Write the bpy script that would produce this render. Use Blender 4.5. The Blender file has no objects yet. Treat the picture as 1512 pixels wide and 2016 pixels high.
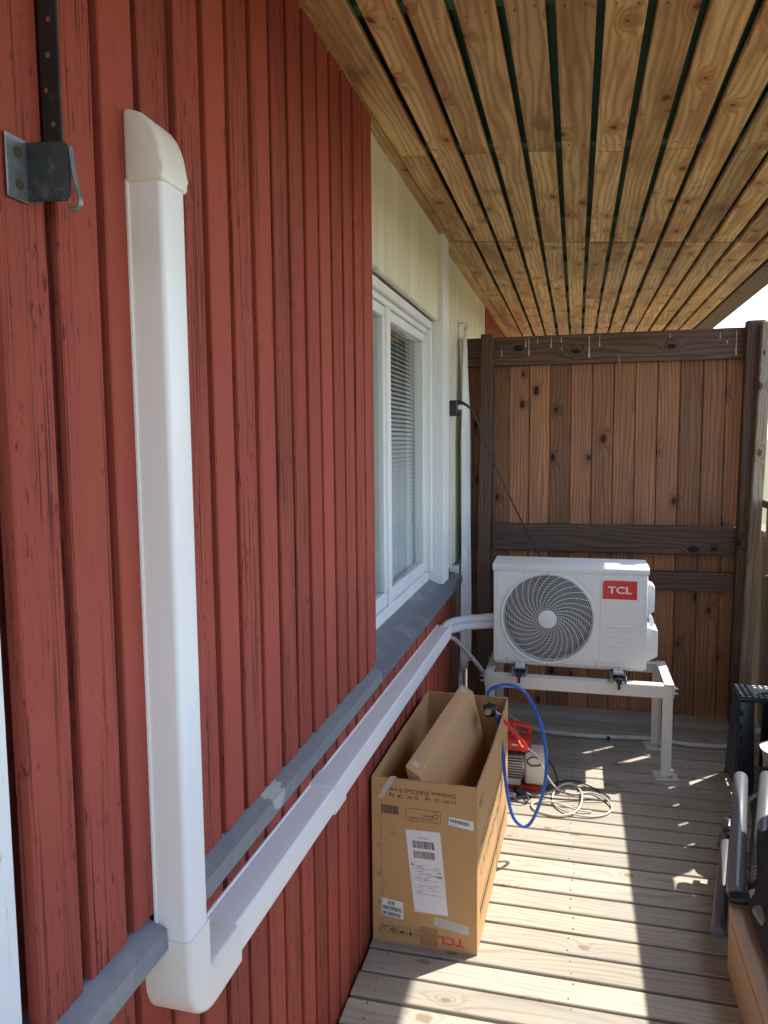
import bpy, bmesh, math, random
from mathutils import Vector, Matrix
random.seed(7)
R = math.radians
sc = bpy.context.scene
col = sc.collection

# ------------------------------------------------------------------ camera, sky, sun, exposure
cam_d = bpy.data.cameras.new('camera'); cam = bpy.data.objects.new('camera', cam_d); col.objects.link(cam)
yaw, pitch, roll = 0.248438, 0.093693, -0.0090747
fw = Vector((-math.sin(yaw)*math.cos(pitch), math.cos(yaw)*math.cos(pitch), -math.sin(pitch)))
rt = Vector((math.cos(yaw), math.sin(yaw), 0)); up = rt.cross(fw)
r2 = rt*math.cos(roll) + up*math.sin(roll); u2 = -rt*math.sin(roll) + up*math.cos(roll)
cam.matrix_world = Matrix(((r2.x, u2.x, -fw.x, .6155), (r2.y, u2.y, -fw.y, 0), (r2.z, u2.z, -fw.z, 1.5453), (0, 0, 0, 1)))
cam_d.sensor_fit = 'VERTICAL'; cam_d.sensor_height = 36; cam_d.sensor_width = 27
cam_d.lens = 36*1487.3/2016; cam_d.clip_start = .02; cam_d.clip_end = 2000
sc.camera = cam

sun_to = Vector((.60, .50, 1.0)).normalized()
w = bpy.data.worlds.new('World'); sc.world = w; w.use_nodes = True
wn = w.node_tree; wn.nodes.clear()
sky = wn.nodes.new('ShaderNodeTexSky'); sky.sky_type = 'NISHITA'; sky.sun_disc = False
sky.sun_elevation = math.asin(sun_to.z); sky.sun_rotation = math.atan2(sun_to.x, sun_to.y)
sky.altitude = 50; sky.air_density = 1.0; sky.dust_density = .8; sky.ozone_density = 1.5
tcw = wn.nodes.new('ShaderNodeTexCoord')
cn = wn.nodes.new('ShaderNodeTexNoise'); cn.inputs['Scale'].default_value = 3.2; cn.inputs['Detail'].default_value = 6
cr = wn.nodes.new('ShaderNodeValToRGB'); cr.color_ramp.elements[0].position = .50; cr.color_ramp.elements[1].position = .74
cm = wn.nodes.new('ShaderNodeMixRGB'); cm.inputs[2].default_value = (5.0, 5.3, 5.6, 1)
cf = wn.nodes.new('ShaderNodeMath'); cf.operation = 'MULTIPLY'; cf.inputs[1].default_value = .75
bg = wn.nodes.new('ShaderNodeBackground'); bg.inputs[1].default_value = .13
wo = wn.nodes.new('ShaderNodeOutputWorld')
L = wn.links.new
L(tcw.outputs['Generated'], cn.inputs['Vector']); L(cn.outputs['Fac'], cr.inputs[0]); L(cr.outputs[0], cf.inputs[0])
L(cf.outputs[0], cm.inputs[0]); L(sky.outputs[0], cm.inputs[1]); L(cm.outputs[0], bg.inputs[0]); L(bg.outputs[0], wo.inputs[0])

sl = bpy.data.lights.new('sun', 'SUN'); sl.energy = 2.15; sl.angle = R(.5); sl.color = (1, .94, .84)
so = bpy.data.objects.new('sun', sl); col.objects.link(so); so.location = sun_to*30
so.rotation_euler = (-sun_to).to_track_quat('-Z', 'Y').to_euler()
vs = sc.view_settings
vs.view_transform = 'Standard'; vs.look = 'None'; vs.gamma = 1; vs.use_curve_mapping = False
vs.exposure = 2.05
try:
    sc.cycles.max_bounces = 7; sc.cycles.diffuse_bounces = 5
except Exception: pass

# ------------------------------------------------------------------ node helpers
class NT:
    def __init__(s, name):
        s.m = bpy.data.materials.new(name); s.m.use_nodes = True; s.t = s.m.node_tree
        s.b = s.t.nodes['Principled BSDF']; s.out = s.t.nodes['Material Output']
    def n(s, typ, **kw):
        x = s.t.nodes.new('ShaderNode'+typ)
        for k, v in kw.items(): setattr(x, k, v)
        return x
    def put(s, sock, v):
        if isinstance(v, bpy.types.NodeSocket): s.t.links.new(v, sock)
        elif v is not None:
            try: sock.default_value = v
            except Exception: sock.default_value = tuple(v)+(1,)
    def math(s, op, a, b=None, c=None):
        x = s.n('Math', operation=op); s.put(x.inputs[0], a); s.put(x.inputs[1], b); s.put(x.inputs[2], c); return x.outputs[0]
    def xyz(s, a, b, c=0.0):
        x = s.n('CombineXYZ'); s.put(x.inputs[0], a); s.put(x.inputs[1], b); s.put(x.inputs[2], c); return x.outputs[0]
    def sep(s, v):
        x = s.n('SeparateXYZ'); s.put(x.inputs[0], v); return x.outputs
    def noise(s, v, scale=1, detail=3, rough=.5, dist=0):
        x = s.n('TexNoise'); s.put(x.inputs['Vector'], v); x.inputs['Scale'].default_value = scale
        x.inputs['Detail'].default_value = detail; x.inputs['Roughness'].default_value = rough; x.inputs['Distortion'].default_value = dist
        return x.outputs['Fac']
    def ramp(s, f, lo, hi, smooth=True):
        x = s.n('MapRange'); x.interpolation_type = 'SMOOTHSTEP' if smooth else 'LINEAR'
        s.put(x.inputs[0], f); s.put(x.inputs[1], lo); s.put(x.inputs[2], hi); return x.outputs[0]
    def mix(s, f, a, b, blend='MIX'):
        x = s.n('MixRGB', blend_type=blend); s.put(x.inputs[0], f); s.put(x.inputs[1], a); s.put(x.inputs[2], b); return x.outputs[0]
    def obj(s): return s.n('TexCoord').outputs['Object']
    def rnd(s): return s.n('ObjectInfo').outputs['Random']
    def bump(s, h, strength=.3, dist=.002):
        x = s.n('Bump'); x.inputs['Strength'].default_value = strength; x.inputs['Distance'].default_value = dist
        s.put(x.inputs['Height'], h); s.put(s.b.inputs['Normal'], x.outputs[0])
    def fin(s, color, rough=.6, metal=0, spec=None):
        s.put(s.b.inputs['Base Color'], color); s.put(s.b.inputs['Roughness'], rough); s.b.inputs['Metallic'].default_value = metal
        if spec is not None: s.b.inputs['Specular IOR Level'].default_value = spec
        return s.m

def wood(name, axes, light, dark, knotc, freq=75, amp=.035, knots=.45, var=.3, rough=.65, bump=.4, streak=.45,
         weather=None, kscale=(.10, .34), kr=(.005, .009), blotch=.25, ringp=2.0, contrast=1.0, spec=.3, haloc=None, stain=None):
    k = NT(name); P = k.sep(k.obj()); rn = k.rnd()
    if isinstance(axes[0], tuple): u = k.math('ADD', P[axes[0][0]], P[axes[0][1]])
    else: u = P[axes[0]]
    wv = P[axes[1]]
    r7 = k.math('MULTIPLY', rn, 7.31); r31 = k.math('MULTIPLY', rn, 61.7)
    U = k.math('ADD', u, r7); W = k.math('ADD', wv, r31)
    low = k.math('SUBTRACT', k.noise(k.xyz(k.math('MULTIPLY', U, 7.0), k.math('MULTIPLY', W, 1.1), k.math('MULTIPLY', rn, 40.0)), 1, 2), .5)
    sx = k.math('DIVIDE', U, kscale[0]); sy = k.math('DIVIDE', W, kscale[1])
    v = k.n('TexVoronoi', voronoi_dimensions='2D', feature='F1'); k.put(v.inputs['Vector'], k.xyz(sx, sy)); v.inputs['Scale'].default_value = 1
    pp = k.sep(v.outputs['Position']); cc = k.sep(v.outputs['Color'])
    dx = k.math('MULTIPLY', k.math('SUBTRACT', sx, pp[0]), kscale[0]); dy = k.math('MULTIPLY', k.math('SUBTRACT', sy, pp[1]), kscale[1]*.6)
    d = k.math('SQRT', k.math('ADD', k.math('MULTIPLY', dx, dx), k.math('MULTIPLY', dy, dy)))
    d = k.math('ADD', d, k.math('MULTIPLY', k.math('SUBTRACT', k.noise(k.xyz(U, W), 55, 3), .5), .012))
    sel = k.math('LESS_THAN', cc[0], knots)
    rk = k.math('ADD', kr[0], k.math('MULTIPLY', cc[1], kr[1]))
    km = k.math('MULTIPLY', sel, k.ramp(k.math('DIVIDE', d, rk), 1.15, .7))
    halo = k.math('MULTIPLY', sel, k.math('POWER', 2.718, k.math('MULTIPLY', -1.0, k.math('POWER', k.math('DIVIDE', d, .026), 2.0))))
    ph = k.math('ADD', k.math('MULTIPLY', k.math('ADD', U, k.math('MULTIPLY', low, amp*4)), freq), k.math('MULTIPLY', halo, 2.2))
    ph = k.math('ADD', ph, k.math('MULTIPLY', k.noise(k.xyz(k.math('MULTIPLY', U, 30.0), k.math('MULTIPLY', W, 3.0)), 1, 2), .9))
    ring = k.math('ADD', .5, k.math('MULTIPLY', .5, k.math('SINE', k.math('MULTIPLY', ph, 6.283))))
    ring = k.math('POWER', ring, ringp)
    fine = k.noise(k.xyz(k.math('MULTIPLY', U, 260.0), k.math('MULTIPLY', W, 5.0), rn), 1, 3, .6)
    f = k.math('ADD', k.math('MULTIPLY', ring, .75*contrast), k.math('MULTIPLY', k.math('SUBTRACT', fine, .42), streak*2))
    f = k.math('ADD', f, k.math('MULTIPLY', halo, .25))
    fc = k.n('Clamp'); k.put(fc.inputs[0], f); f = fc.outputs[0]
    c = k.mix(f, light, dark)
    bl = k.noise(k.xyz(k.math('MULTIPLY', U, 5.0), k.math('MULTIPLY', W, 1.6), 3.0), 1, 4, .6)
    if weather:
        wf = k.ramp(k.noise(k.xyz(k.math('MULTIPLY', U, 14.0), k.math('MULTIPLY', W, 1.2), 8.0), 1, 4, .65), .40, .66)
        c = k.mix(k.math('MULTIPLY', wf, weather[1]), c, weather[0])
    if stain:
        sf = k.ramp(k.noise(k.xyz(k.math('MULTIPLY', U, 9.0), k.math('MULTIPLY', W, 3.5), 17.0), 1, 3, .6), .56, .74)
        c = k.mix(k.math('MULTIPLY', sf, stain[1]), c, stain[0])
    if haloc: c = k.mix(k.math('MULTIPLY', halo, .75), c, haloc)
    c = k.mix(km, c, knotc)
    wn_ = k.n('TexWhiteNoise', noise_dimensions='1D'); k.put(wn_.inputs['W'], k.math('MULTIPLY', rn, 913.0))
    br = k.math('ADD', 1-var/2, k.math('MULTIPLY', wn_.outputs['Value'], var))
    br = k.math('MULTIPLY', br, k.math('ADD', 1-blotch*.55, k.math('MULTIPLY', bl, blotch*1.1)))
    c = k.mix(1.0, c, k.xyz(br, br, br), 'MULTIPLY')
    k.bump(k.math('MULTIPLY', fine, -1.0), bump, .0016)
    return k.fin(c, rough, spec=spec)

def painted(name, axes, base, crack, crack_lo=.60, crack_hi=.70, rough=.55, var=.14, bump=.5, chip=None, spec=.35, worn=0):
    k = NT(name); P = k.sep(k.obj()); rn = k.rnd()
    U = k.math('ADD', k.math('ADD', P[axes[0]], P[0]), k.math('MULTIPLY', rn, 5.3)); W = k.math('ADD', P[axes[1]], k.math('MULTIPLY', rn, 33.0))
    a = k.noise(k.xyz(k.math('MULTIPLY', U, 300.0), k.math('MULTIPLY', W, 3.6), rn), 1, 4, .62)
    b = k.noise(k.xyz(k.math('MULTIPLY', U, 30.0), k.math('MULTIPLY', W, 1.5), rn), 1, 4, .6)
    if worn: b = k.math('ADD', b, k.math('MULTIPLY', k.math('SUBTRACT', k.math('FRACT', k.math('MULTIPLY', rn, 37.7)), .55), worn))
    fl = k.noise(k.xyz(k.math('MULTIPLY', U, 130.0), k.math('MULTIPLY', W, 26.0), rn), 1, 4, .65)
    cmask = k.math('MULTIPLY', k.ramp(a, crack_lo, crack_hi), k.ramp(b, .46, .62))
    cmask = k.math('MAXIMUM', cmask, k.math('MULTIPLY', k.ramp(fl, crack_lo+.07, crack_hi+.06), k.ramp(b, .40, .60)))
    big = k.noise(k.xyz(k.math('MULTIPLY', U, 4.0), k.math('MULTIPLY', W, 1.0), 5.0), 1, 4, .6)
    wn_ = k.n('TexWhiteNoise', noise_dimensions='1D'); k.put(wn_.inputs['W'], k.math('MULTIPLY', rn, 713.0))
    br = k.math('MULTIPLY', k.math('ADD', 1-var/2, k.math('MULTIPLY', wn_.outputs['Value'], var)), k.math('ADD', .86, k.math('MULTIPLY', big, .28)))
    c = k.mix(1.0, base, k.xyz(br, br, br), 'MULTIPLY')
    c = k.mix(k.math('MULTIPLY', cmask, .85), c, crack)
    if chip:
        cs = k.ramp(k.noise(k.obj(), 26, 5, .7), .69, .73); c = k.mix(cs, c, chip)
    k.bump(k.math('MULTIPLY', a, -1.0), bump, .0022)
    return k.fin(c, k.math('ADD', rough-.08, k.math('MULTIPLY', big, .16)), spec=spec)

def plain(name, c, rough=.5, metal=0, nscale=30, namt=.12, bump=0, spec=.5, dirt=None, dirt_amt=.5):
    k = NT(name); o = k.obj(); nz = k.noise(o, nscale, 5, .6)
    br = k.math('ADD', 1-namt/2, k.math('MULTIPLY', nz, namt))
    cc = k.mix(1.0, c, k.xyz(br, br, br), 'MULTIPLY')
    if dirt:
        dm = k.ramp(k.noise(o, nscale*.35, 6, .7), .50, .72); cc = k.mix(k.math('MULTIPLY', dm, dirt_amt), cc, dirt)
    if bump: k.bump(nz, bump, .001)
    return k.fin(cc, k.math('ADD', rough-.05, k.math('MULTIPLY', nz, .1)), metal, spec)

M = {}
M['red'] = painted('red_paint', (1, 2), (.335, .075, .050), (.085, .022, .017), .51, .60, rough=.75, spec=.12, var=.26, worn=.22)
M['cream'] = painted('cream_paint', (1, 2), (.76, .73, .57), (.36, .32, .22), .56, .66, var=.08)
M['white_paint'] = painted('white_paint', (1, 2), (.80, .80, .77), (.45, .43, .38), .60, .70, var=.05)
M['bare'] = wood('bare_board', (1, 2), (.20, .12, .075), (.10, .055, .035), (.05, .02, .015), freq=60, knots=.3)
M['ceil'] = wood('ceiling_pine', (0, 1), (.72, .505, .245), (.42, .23, .08), (.16, .055, .022), freq=46, amp=.030, knots=.5, var=.55, haloc=(.36, .15, .05), stain=((.15, .095, .05), .65),
                 weather=((.40, .205, .08), .85), kscale=(.075, .34), kr=(.004, .008), rough=.6, blotch=.6, streak=.35, contrast=1.0, bump=.25)
M['fascia'] = wood('fascia_wood', (0, 1), (.20, .125, .085), (.11, .06, .04), (.05, .02, .015), freq=55, knots=.3)
M['fence'] = wood('stained_board', (0, 2), (.42, .19, .092), (.16, .066, .034), (.03, .014, .011), freq=48, amp=.026, knots=.42, var=.62, contrast=.85, haloc=(.16, .06, .035),
                  weather=((.23, .115, .07), .55), kscale=(.12, .42), kr=(.006, .011), blotch=.45)
M['rail'] = wood('stained_rail', (2, 0), (.17, .095, .065), (.065, .036, .026), (.015, .008, .007), freq=36, amp=.035, knots=.35, var=.2,
                 weather=((.075, .06, .055), .6), kscale=(.16, .5), kr=(.008, .012))
M['post'] = wood('stained_post', ((0, 1), 2), (.14, .08, .058), (.065, .037, .028), (.015, .008, .007), freq=60, knots=.25, var=.1)
M['paleposts'] = wood('weathered_post', ((0, 1), 2), (.40, .315, .21), (.20, .145, .09), (.10, .06, .04), freq=70, amp=.04, knots=.35, var=.15,
                      weather=((.36, .34, .31), .7))
M['railing'] = wood('railing_board', (1, 2), (.27, .185, .115), (.13, .08, .05), (.06, .03, .02), freq=60, knots=.4, var=.3)
M['handrail'] = wood('handrail_wood', (0, 1), (.27, .19, .125), (.13, .085, .055), (.06, .03, .02), freq=60, knots=.4, var=.2)
M['deck'] = wood('deck_plank', (1, 0), (.44, .40, .325), (.265, .225, .17), (.25, .20, .145), freq=36, amp=.055, knots=.42, var=.26, streak=.55, ringp=3.0,
                 weather=((.36, .34, .30), .7), kscale=(.105, .5), kr=(.006, .010), bump=.6, blotch=.5, contrast=.7)
M['joist'] = plain('joist_wood', (.10, .07, .05), .8)
M['membrane'] = plain('green_membrane', (.022, .10, .052), .55, nscale=60, namt=.5)
M['batten'] = plain('green_batten', (.05, .17, .10), .7, nscale=40, namt=.4)
M['nail'] = plain('nail_steel', (.17, .14, .115), .5, .3)
M['rooftin'] = plain('roof_sheet', (.16, .12, .10), .5, .3)
M['flash'] = plain('ledge_metal', (.235, .255, .27), .48, .2, 34, .45, .3, dirt=(.33, .345, .35), dirt_amt=.5)
M['slate'] = plain('sill_metal', (.15, .175, .20), .38, .2, 22, .4, .2, dirt=(.38, .40, .42), dirt_amt=.6)
M['primer'] = plain('primer_patch', (.42, .425, .375), .7, nscale=60, namt=.3)
M['pvc'] = plain('duct_pvc', (.85, .835, .805), .38, nscale=8, namt=.03)
M['pvc_cream'] = plain('duct_fitting_pvc', (.82, .78, .70), .36, nscale=8, namt=.03)
M['ac'] = plain('casing_white', (.80, .80, .775), .36, nscale=5, namt=.03)
M['ac_dark'] = plain('cavity_black', (.012, .013, .015), .6)
M['fan'] = plain('fan_plastic', (.055, .06, .068), .4)
M['coil'] = plain('coil_fins', (.06, .065, .07), .45, .4)
M['logo_red'] = plain('badge_red', (.70, .035, .028), .16, nscale=4, namt=.05, spec=.6)
M['logo_white'] = plain('badge_white', (.82, .80, .80), .25)
M['galv'] = plain('galvanised', (.45, .47, .49), .38, .75, 50, .25)
M['steel_cream'] = plain('powdercoat', (.72, .71, .65), .42, nscale=10, namt=.05)
M['rubber'] = plain('black_rubber', (.018, .018, .02), .55)
M['black'] = plain('black_plastic', (.014, .014, .016), .4)
M['grey_pvc'] = plain('grey_pipe', (.40, .37, .37), .45, nscale=12, namt=.06)
M['wrap'] = plain('pipe_wrap', (.72, .72, .74), .5, nscale=20, namt=.06)
M['white_pl'] = plain('white_plastic', (.70, .70, .68), .4)
M['drain'] = plain('drain_hose_plastic', (.62, .61, .58), .45, nscale=20, namt=.12, dirt=(.40, .37, .32), dirt_amt=.4)
M['blue'] = plain('blue_rubber', (.008, .115, .50), .28, spec=.5)
M['redhose'] = plain('red_rubber', (.60, .035, .02), .3, spec=.5)
M['pumpred'] = plain('pump_red', (.50, .02, .015), .4)
M['alu'] = plain('cast_aluminium', (.42, .41, .40), .42, .5, 60, .2)
M['alu_light'] = plain('painted_aluminium', (.62, .60, .55), .4, .1, 20, .1)
M['brass'] = plain('brass', (.50, .40, .24), .3, .9)
M['cord_w'] = plain('white_cable', (.64, .59, .51), .45)
M['sheet'] = plain('plastic_sheet', (.80, .80, .76), .4, nscale=6, namt=.06)
M['ironblack'] = plain('black_iron', (.028, .027, .025), .45, .4, 120, .6, .2, dirt=(.09, .08, .07), dirt_amt=.5)
M['zinc'] = plain('worn_zinc', (.22, .235, .24), .42, .65, 140, .5, .15, dirt=(.5, .52, .5), dirt_amt=.35)
M['zincdark'] = plain('dark_zinc', (.055, .06, .065), .38, .6, 150, .5, .12, dirt=(.25, .25, .24), dirt_amt=.5)
M['rust'] = plain('rusty_screw', (.12, .085, .055), .6, .5)
M['straw'] = plain('straw', (.40, .30, .16), .7)
M['navy'] = plain('navy_plastic', (.020, .032, .052), .38, nscale=10, namt=.1)
M['dot'] = plain('grip_rubber', (.52, .53, .54), .5)
M['padding'] = plain('dark_padded_tube', (.125, .13, .155), .3, spec=.6)
M['fabric'] = plain('black_fabric', (.014, .014, .016), .85, nscale=300, namt=.5, bump=.3)
M['drop'] = plain('pale_dropping', (.55, .50, .45), .7)
M['ink'] = plain('black_ink', (.035, .028, .024), .6)
M['ink_red'] = plain('red_ink', (.58, .07, .045), .6)
M['ink_grey'] = plain('grey_ink', (.26, .25, .26), .6)
M['paper'] = plain('label_paper', (.76, .75, .76), .5, nscale=20, namt=.04)
M['paper2'] = plain('newsprint_label', (.62, .59, .56), .6, nscale=80, namt=.15)
M['interior'] = plain('dim_room', (.62, .60, .57), .9)
M['blind'] = plain('blind_slat', (.86, .86, .85), .4)
M['soil'] = plain('crawl_space', (.035, .03, .025), .9)

def card(name, base, var=.1, flute_axis=0):
    k = NT(name); P = k.sep(k.obj()); rn = k.rnd()
    nz = k.noise(k.obj(), 7, 6, .65); fine = k.noise(k.obj(), 220, 2, .6)
    fl = k.math('ADD', .5, k.math('MULTIPLY', .5, k.math('SINE', k.math('MULTIPLY', P[flute_axis], 6.283/.007))))
    br = k.math('ADD', 1-var, k.math('ADD', k.math('MULTIPLY', nz, var*1.4), k.math('MULTIPLY', fine, .10)))
    br = k.math('ADD', br, k.math('MULTIPLY', fl, .015))
    c = k.mix(1.0, base, k.xyz(br, br, br), 'MULTIPLY')
    k.bump(k.math('ADD', fl, k.math('MULTIPLY', nz, 2.0)), .12, .0008)
    return k.fin(c, .72, spec=.25)
M['card'] = card('corrugated_card', (.50, .30, .135))
M['card_in'] = card('inner_card', (.43, .29, .155))
M['card_tan'] = card('tan_card', (.46, .33, .215))
M['card_edge'] = plain('card_edge', (.36, .27, .18), .85, nscale=200, namt=.5)
k = NT('clear_tape'); M['tape'] = k.fin((.62, .58, .52), .18); k.b.inputs['Alpha'].default_value = .8
k = NT('dotted_tape'); M['tape_card'] = k.fin((.38, .22, .10), .22, spec=.5)

def glass_mat():
    k = NT('window_glass'); k.t.nodes.remove(k.b)
    g = k.n('BsdfGlossy'); g.inputs['Roughness'].default_value = .01; g.inputs['Color'].default_value = (1, 1, 1, 1)
    tr = k.n('BsdfTransparent'); tr.inputs['Color'].default_value = (.93, .96, .95, 1)
    fr = k.n('Fresnel'); fr.inputs['IOR'].default_value = 1.28
    mx = k.n('MixShader'); geo = k.n('NewGeometry'); k.put(mx.inputs[0], k.math('MULTIPLY', fr.outputs[0], k.math('SUBTRACT', 1.0, geo.outputs['Backfacing']))); k.put(mx.inputs[1], tr.outputs[0]); k.put(mx.inputs[2], g.outputs[0])
    k.put(k.out.inputs['Surface'], mx.outputs[0]); return k.m
M['glass'] = glass_mat()
def grass_mat():
    k = NT('lawn'); n1 = k.noise(k.obj(), .8, 6, .7); n2 = k.noise(k.obj(), 40, 3, .6)
    c = k.mix(n1, (.10, .10, .045), (.17, .15, .08)); c = k.mix(k.math('MULTIPLY', n2, .7), c, (.26, .215, .14))
    k.bump(n2, .8, .03); return k.fin(c, .9, spec=.1)
M['grass'] = grass_mat()

# ------------------------------------------------------------------ mesh helpers
OFF = {}
def off(o):
    v = Vector((0, 0, 0))
    while o is not None: v = v + o.location; o = o.parent
    return v
class MB:
    def __init__(s, m=None, f=None): s.v = []; s.f = []; s.m = m; s.fn = f
    def add(s, vs, fs):
        b = len(s.v)
        for q in vs:
            q = Vector(q)
            if s.m is not None: q = s.m @ q
            if s.fn: q = Vector(s.fn(q))
            s.v.append(q)
        s.f += [tuple(b+i for i in f) for f in fs]; return s
    def box(s, x0, x1, y0, y1, z0, z1, c=0, m=None):
        C = ((x0+x1)/2, (y0+y1)/2, (z0+z1)/2); H = ((x1-x0)/2, (y1-y0)/2, (z1-z0)/2)
        if c <= 0:
            vs = [(C[0]+i*H[0], C[1]+j*H[1], C[2]+k*H[2]) for i in (-1, 1) for j in (-1, 1) for k in (-1, 1)]
            fs = [(0, 1, 3, 2), (4, 6, 7, 5), (0, 4, 5, 1), (2, 3, 7, 6), (0, 2, 6, 4), (1, 5, 7, 3)]
        else:
            c = min(c, min(H)*.95); vs = []; ix = {}
            for i in (-1, 1):
                for j in (-1, 1):
                    for k in (-1, 1):
                        for a in range(3):
                            h = [H[0]-c, H[1]-c, H[2]-c]; h[a] = H[a]
                            ix[(i, j, k, a)] = len(vs); vs.append((C[0]+i*h[0], C[1]+j*h[1], C[2]+k*h[2]))
            fs = []
            for sg in (-1, 1):
                fs.append([ix[(sg, j, k, 0)] for j, k in ((-1, -1), (1, -1), (1, 1), (-1, 1))])
                fs.append([ix[(i, sg, k, 1)] for i, k in ((-1, -1), (1, -1), (1, 1), (-1, 1))])
                fs.append([ix[(i, j, sg, 2)] for i, j in ((-1, -1), (1, -1), (1, 1), (-1, 1))])
            for p in (-1, 1):
                for q in (-1, 1):
                    fs.append([ix[(p, q, -1, 0)], ix[(p, q, 1, 0)], ix[(p, q, 1, 1)], ix[(p, q, -1, 1)]])
                    fs.append([ix[(p, -1, q, 0)], ix[(p, 1, q, 0)], ix[(p, 1, q, 2)], ix[(p, -1, q, 2)]])
                    fs.append([ix[(-1, p, q, 1)], ix[(1, p, q, 1)], ix[(1, p, q, 2)], ix[(-1, p, q, 2)]])
            for i in (-1, 1):
                for j in (-1, 1):
                    for k in (-1, 1): fs.append([ix[(i, j, k, 0)], ix[(i, j, k, 1)], ix[(i, j, k, 2)]])
        if m is not None: vs = [m @ Vector(v) for v in vs]
        return s.add(vs, fs)
    def prism(s, poly, axis, a, b):
        n = len(poly)
        def P(q, t):
            if axis == 0: return (t, q[0], q[1])
            if axis == 1: return (q[0], t, q[1])
            return (q[0], q[1], t)
        vs = [P(q, a) for q in poly]+[P(q, b) for q in poly]
        fs = [tuple(range(n)), tuple(range(2*n-1, n-1, -1))]+[(i, (i+1) % n, n+(i+1) % n, n+i) for i in range(n)]
        return s.add(vs, fs)
    def tube(s, pts, r, n=8, closed=False, caps=True):
        pts = [Vector(p) for p in pts]; m = len(pts); vs = []; fs = []; prev = None
        for i, p in enumerate(pts):
            if closed: t = pts[(i+1) % m]-pts[i-1]
            else: t = pts[min(i+1, m-1)]-pts[max(i-1, 0)]
            if t.length < 1e-9: t = Vector((0, 0, 1))
            t.normalize()
            if prev is None:
                a = Vector((0, 0, 1)) if abs(t.z) < .9 else Vector((1, 0, 0)); nx = t.cross(a).normalized()
            else:
                nx = prev-t*prev.dot(t); nx.normalize()
            prev = nx; ny = t.cross(nx); rr = r[i] if isinstance(r, (list, tuple)) else r
            for j in range(n):
                a = 2*math.pi*j/n; vs.append(p+nx*math.cos(a)*rr+ny*math.sin(a)*rr)
        for i in range(m if closed else m-1):
            for j in range(n):
                fs.append((i*n+j, i*n+(j+1) % n, ((i+1) % m)*n+(j+1) % n, ((i+1) % m)*n+j))
        if caps and not closed: fs += [tuple(range(n-1, -1, -1)), tuple((m-1)*n+j for j in range(n))]
        return s.add(vs, fs)
    def build(s, name, mat, parent=None, smooth=0, kind=None, label=None, bevel=None, weld=False):
        o0 = off(parent) if parent is not None else Vector((0, 0, 0))
        me = bpy.data.meshes.new(name); bm = bmesh.new()
        vv = [bm.verts.new(q-o0) for q in s.v]
        for f in s.f:
            try: bm.faces.new([vv[i] for i in f])
            except ValueError: pass
        if weld: bmesh.ops.remove_doubles(bm, verts=bm.verts, dist=1e-5)
        bmesh.ops.recalc_face_normals(bm, faces=bm.faces)
        if bevel: 
            ed = [e for e in bm.edges if len(e.link_faces) == 2 and e.calc_face_angle(0) > R(40)]
            bmesh.ops.bevel(bm, geom=ed, offset=bevel[0], segments=bevel[1], affect='EDGES', profile=.5, clamp_overlap=True)
        bm.to_mesh(me); bm.free()
        if smooth:
            for p in me.polygons: p.use_smooth = True
            me.set_sharp_from_angle(angle=R(smooth))
        me.materials.append(M[mat] if isinstance(mat, str) else mat)
        o = bpy.data.objects.new(name, me); col.objects.link(o)
        if parent is not None: o.parent = parent
        if kind: o['kind'] = kind
        if label: o['label'] = label
        return o
def tag(o, label, cat, group=None, kind=None):
    o['label'] = label; o['category'] = cat
    if group: o['group'] = group
    if kind: o['kind'] = kind
    return o
def root(name, loc, label=None, cat=None, group=None, kind=None):
    o = bpy.data.objects.new(name, None); col.objects.link(o); o.location = loc; o.empty_display_size = .1
    if label: tag(o, label, cat, group)
    if kind: o['kind'] = kind
    return o
def cat_rom(pts, seg=8, closed=False):
    p = [Vector(q) for q in pts]; out = []; n = len(p)
    for i in range(n if closed else n-1):
        a = p[i-1] if (i > 0 or closed) else p[i]; b = p[i]; c = p[(i+1) % n]; d = p[(i+2) % n] if (closed or i+2 < n) else c
        for j in range(seg):
            t = j/seg
            out.append(.5*((2*b)+(c-a)*t+(2*a-5*b+4*c-d)*t*t+(3*b-a-3*c+d)*t**3))
    if not closed: out.append(p[-1])
    return out
def jit(a): return random.uniform(-a, a)
def hexbolt(mb, c, ax, r=.008, h=.006):
    pts = []
    for i in range(6):
        a = i*math.pi/3; q = (r*math.cos(a), r*math.sin(a)); pts.append(q)
    if ax == 0: mb.prism([(c[1]+q[0], c[2]+q[1]) for q in pts], 0, c[0], c[0]+h)
    elif ax == 1: mb.prism([(c[0]+q[0], c[2]+q[1]) for q in pts], 1, c[1]-h, c[1])
    else: mb.prism([(c[0]+q[0], c[1]+q[1]) for q in pts], 2, c[2], c[2]+h)
def disc(mb, c, r, h, ax=1, n=16):
    pts = [(r*math.cos(2*math.pi*i/n), r*math.sin(2*math.pi*i/n)) for i in range(n)]
    if ax == 1: mb.prism([(c[0]+q[0], c[2]+q[1]) for q in pts], 1, c[1]-h, c[1])
    elif ax == 0: mb.prism([(c[1]+q[0], c[2]+q[1]) for q in pts], 0, c[0], c[0]+h)
    else: mb.prism([(c[0]+q[0], c[1]+q[1]) for q in pts], 2, c[2], c[2]+h)
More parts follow.
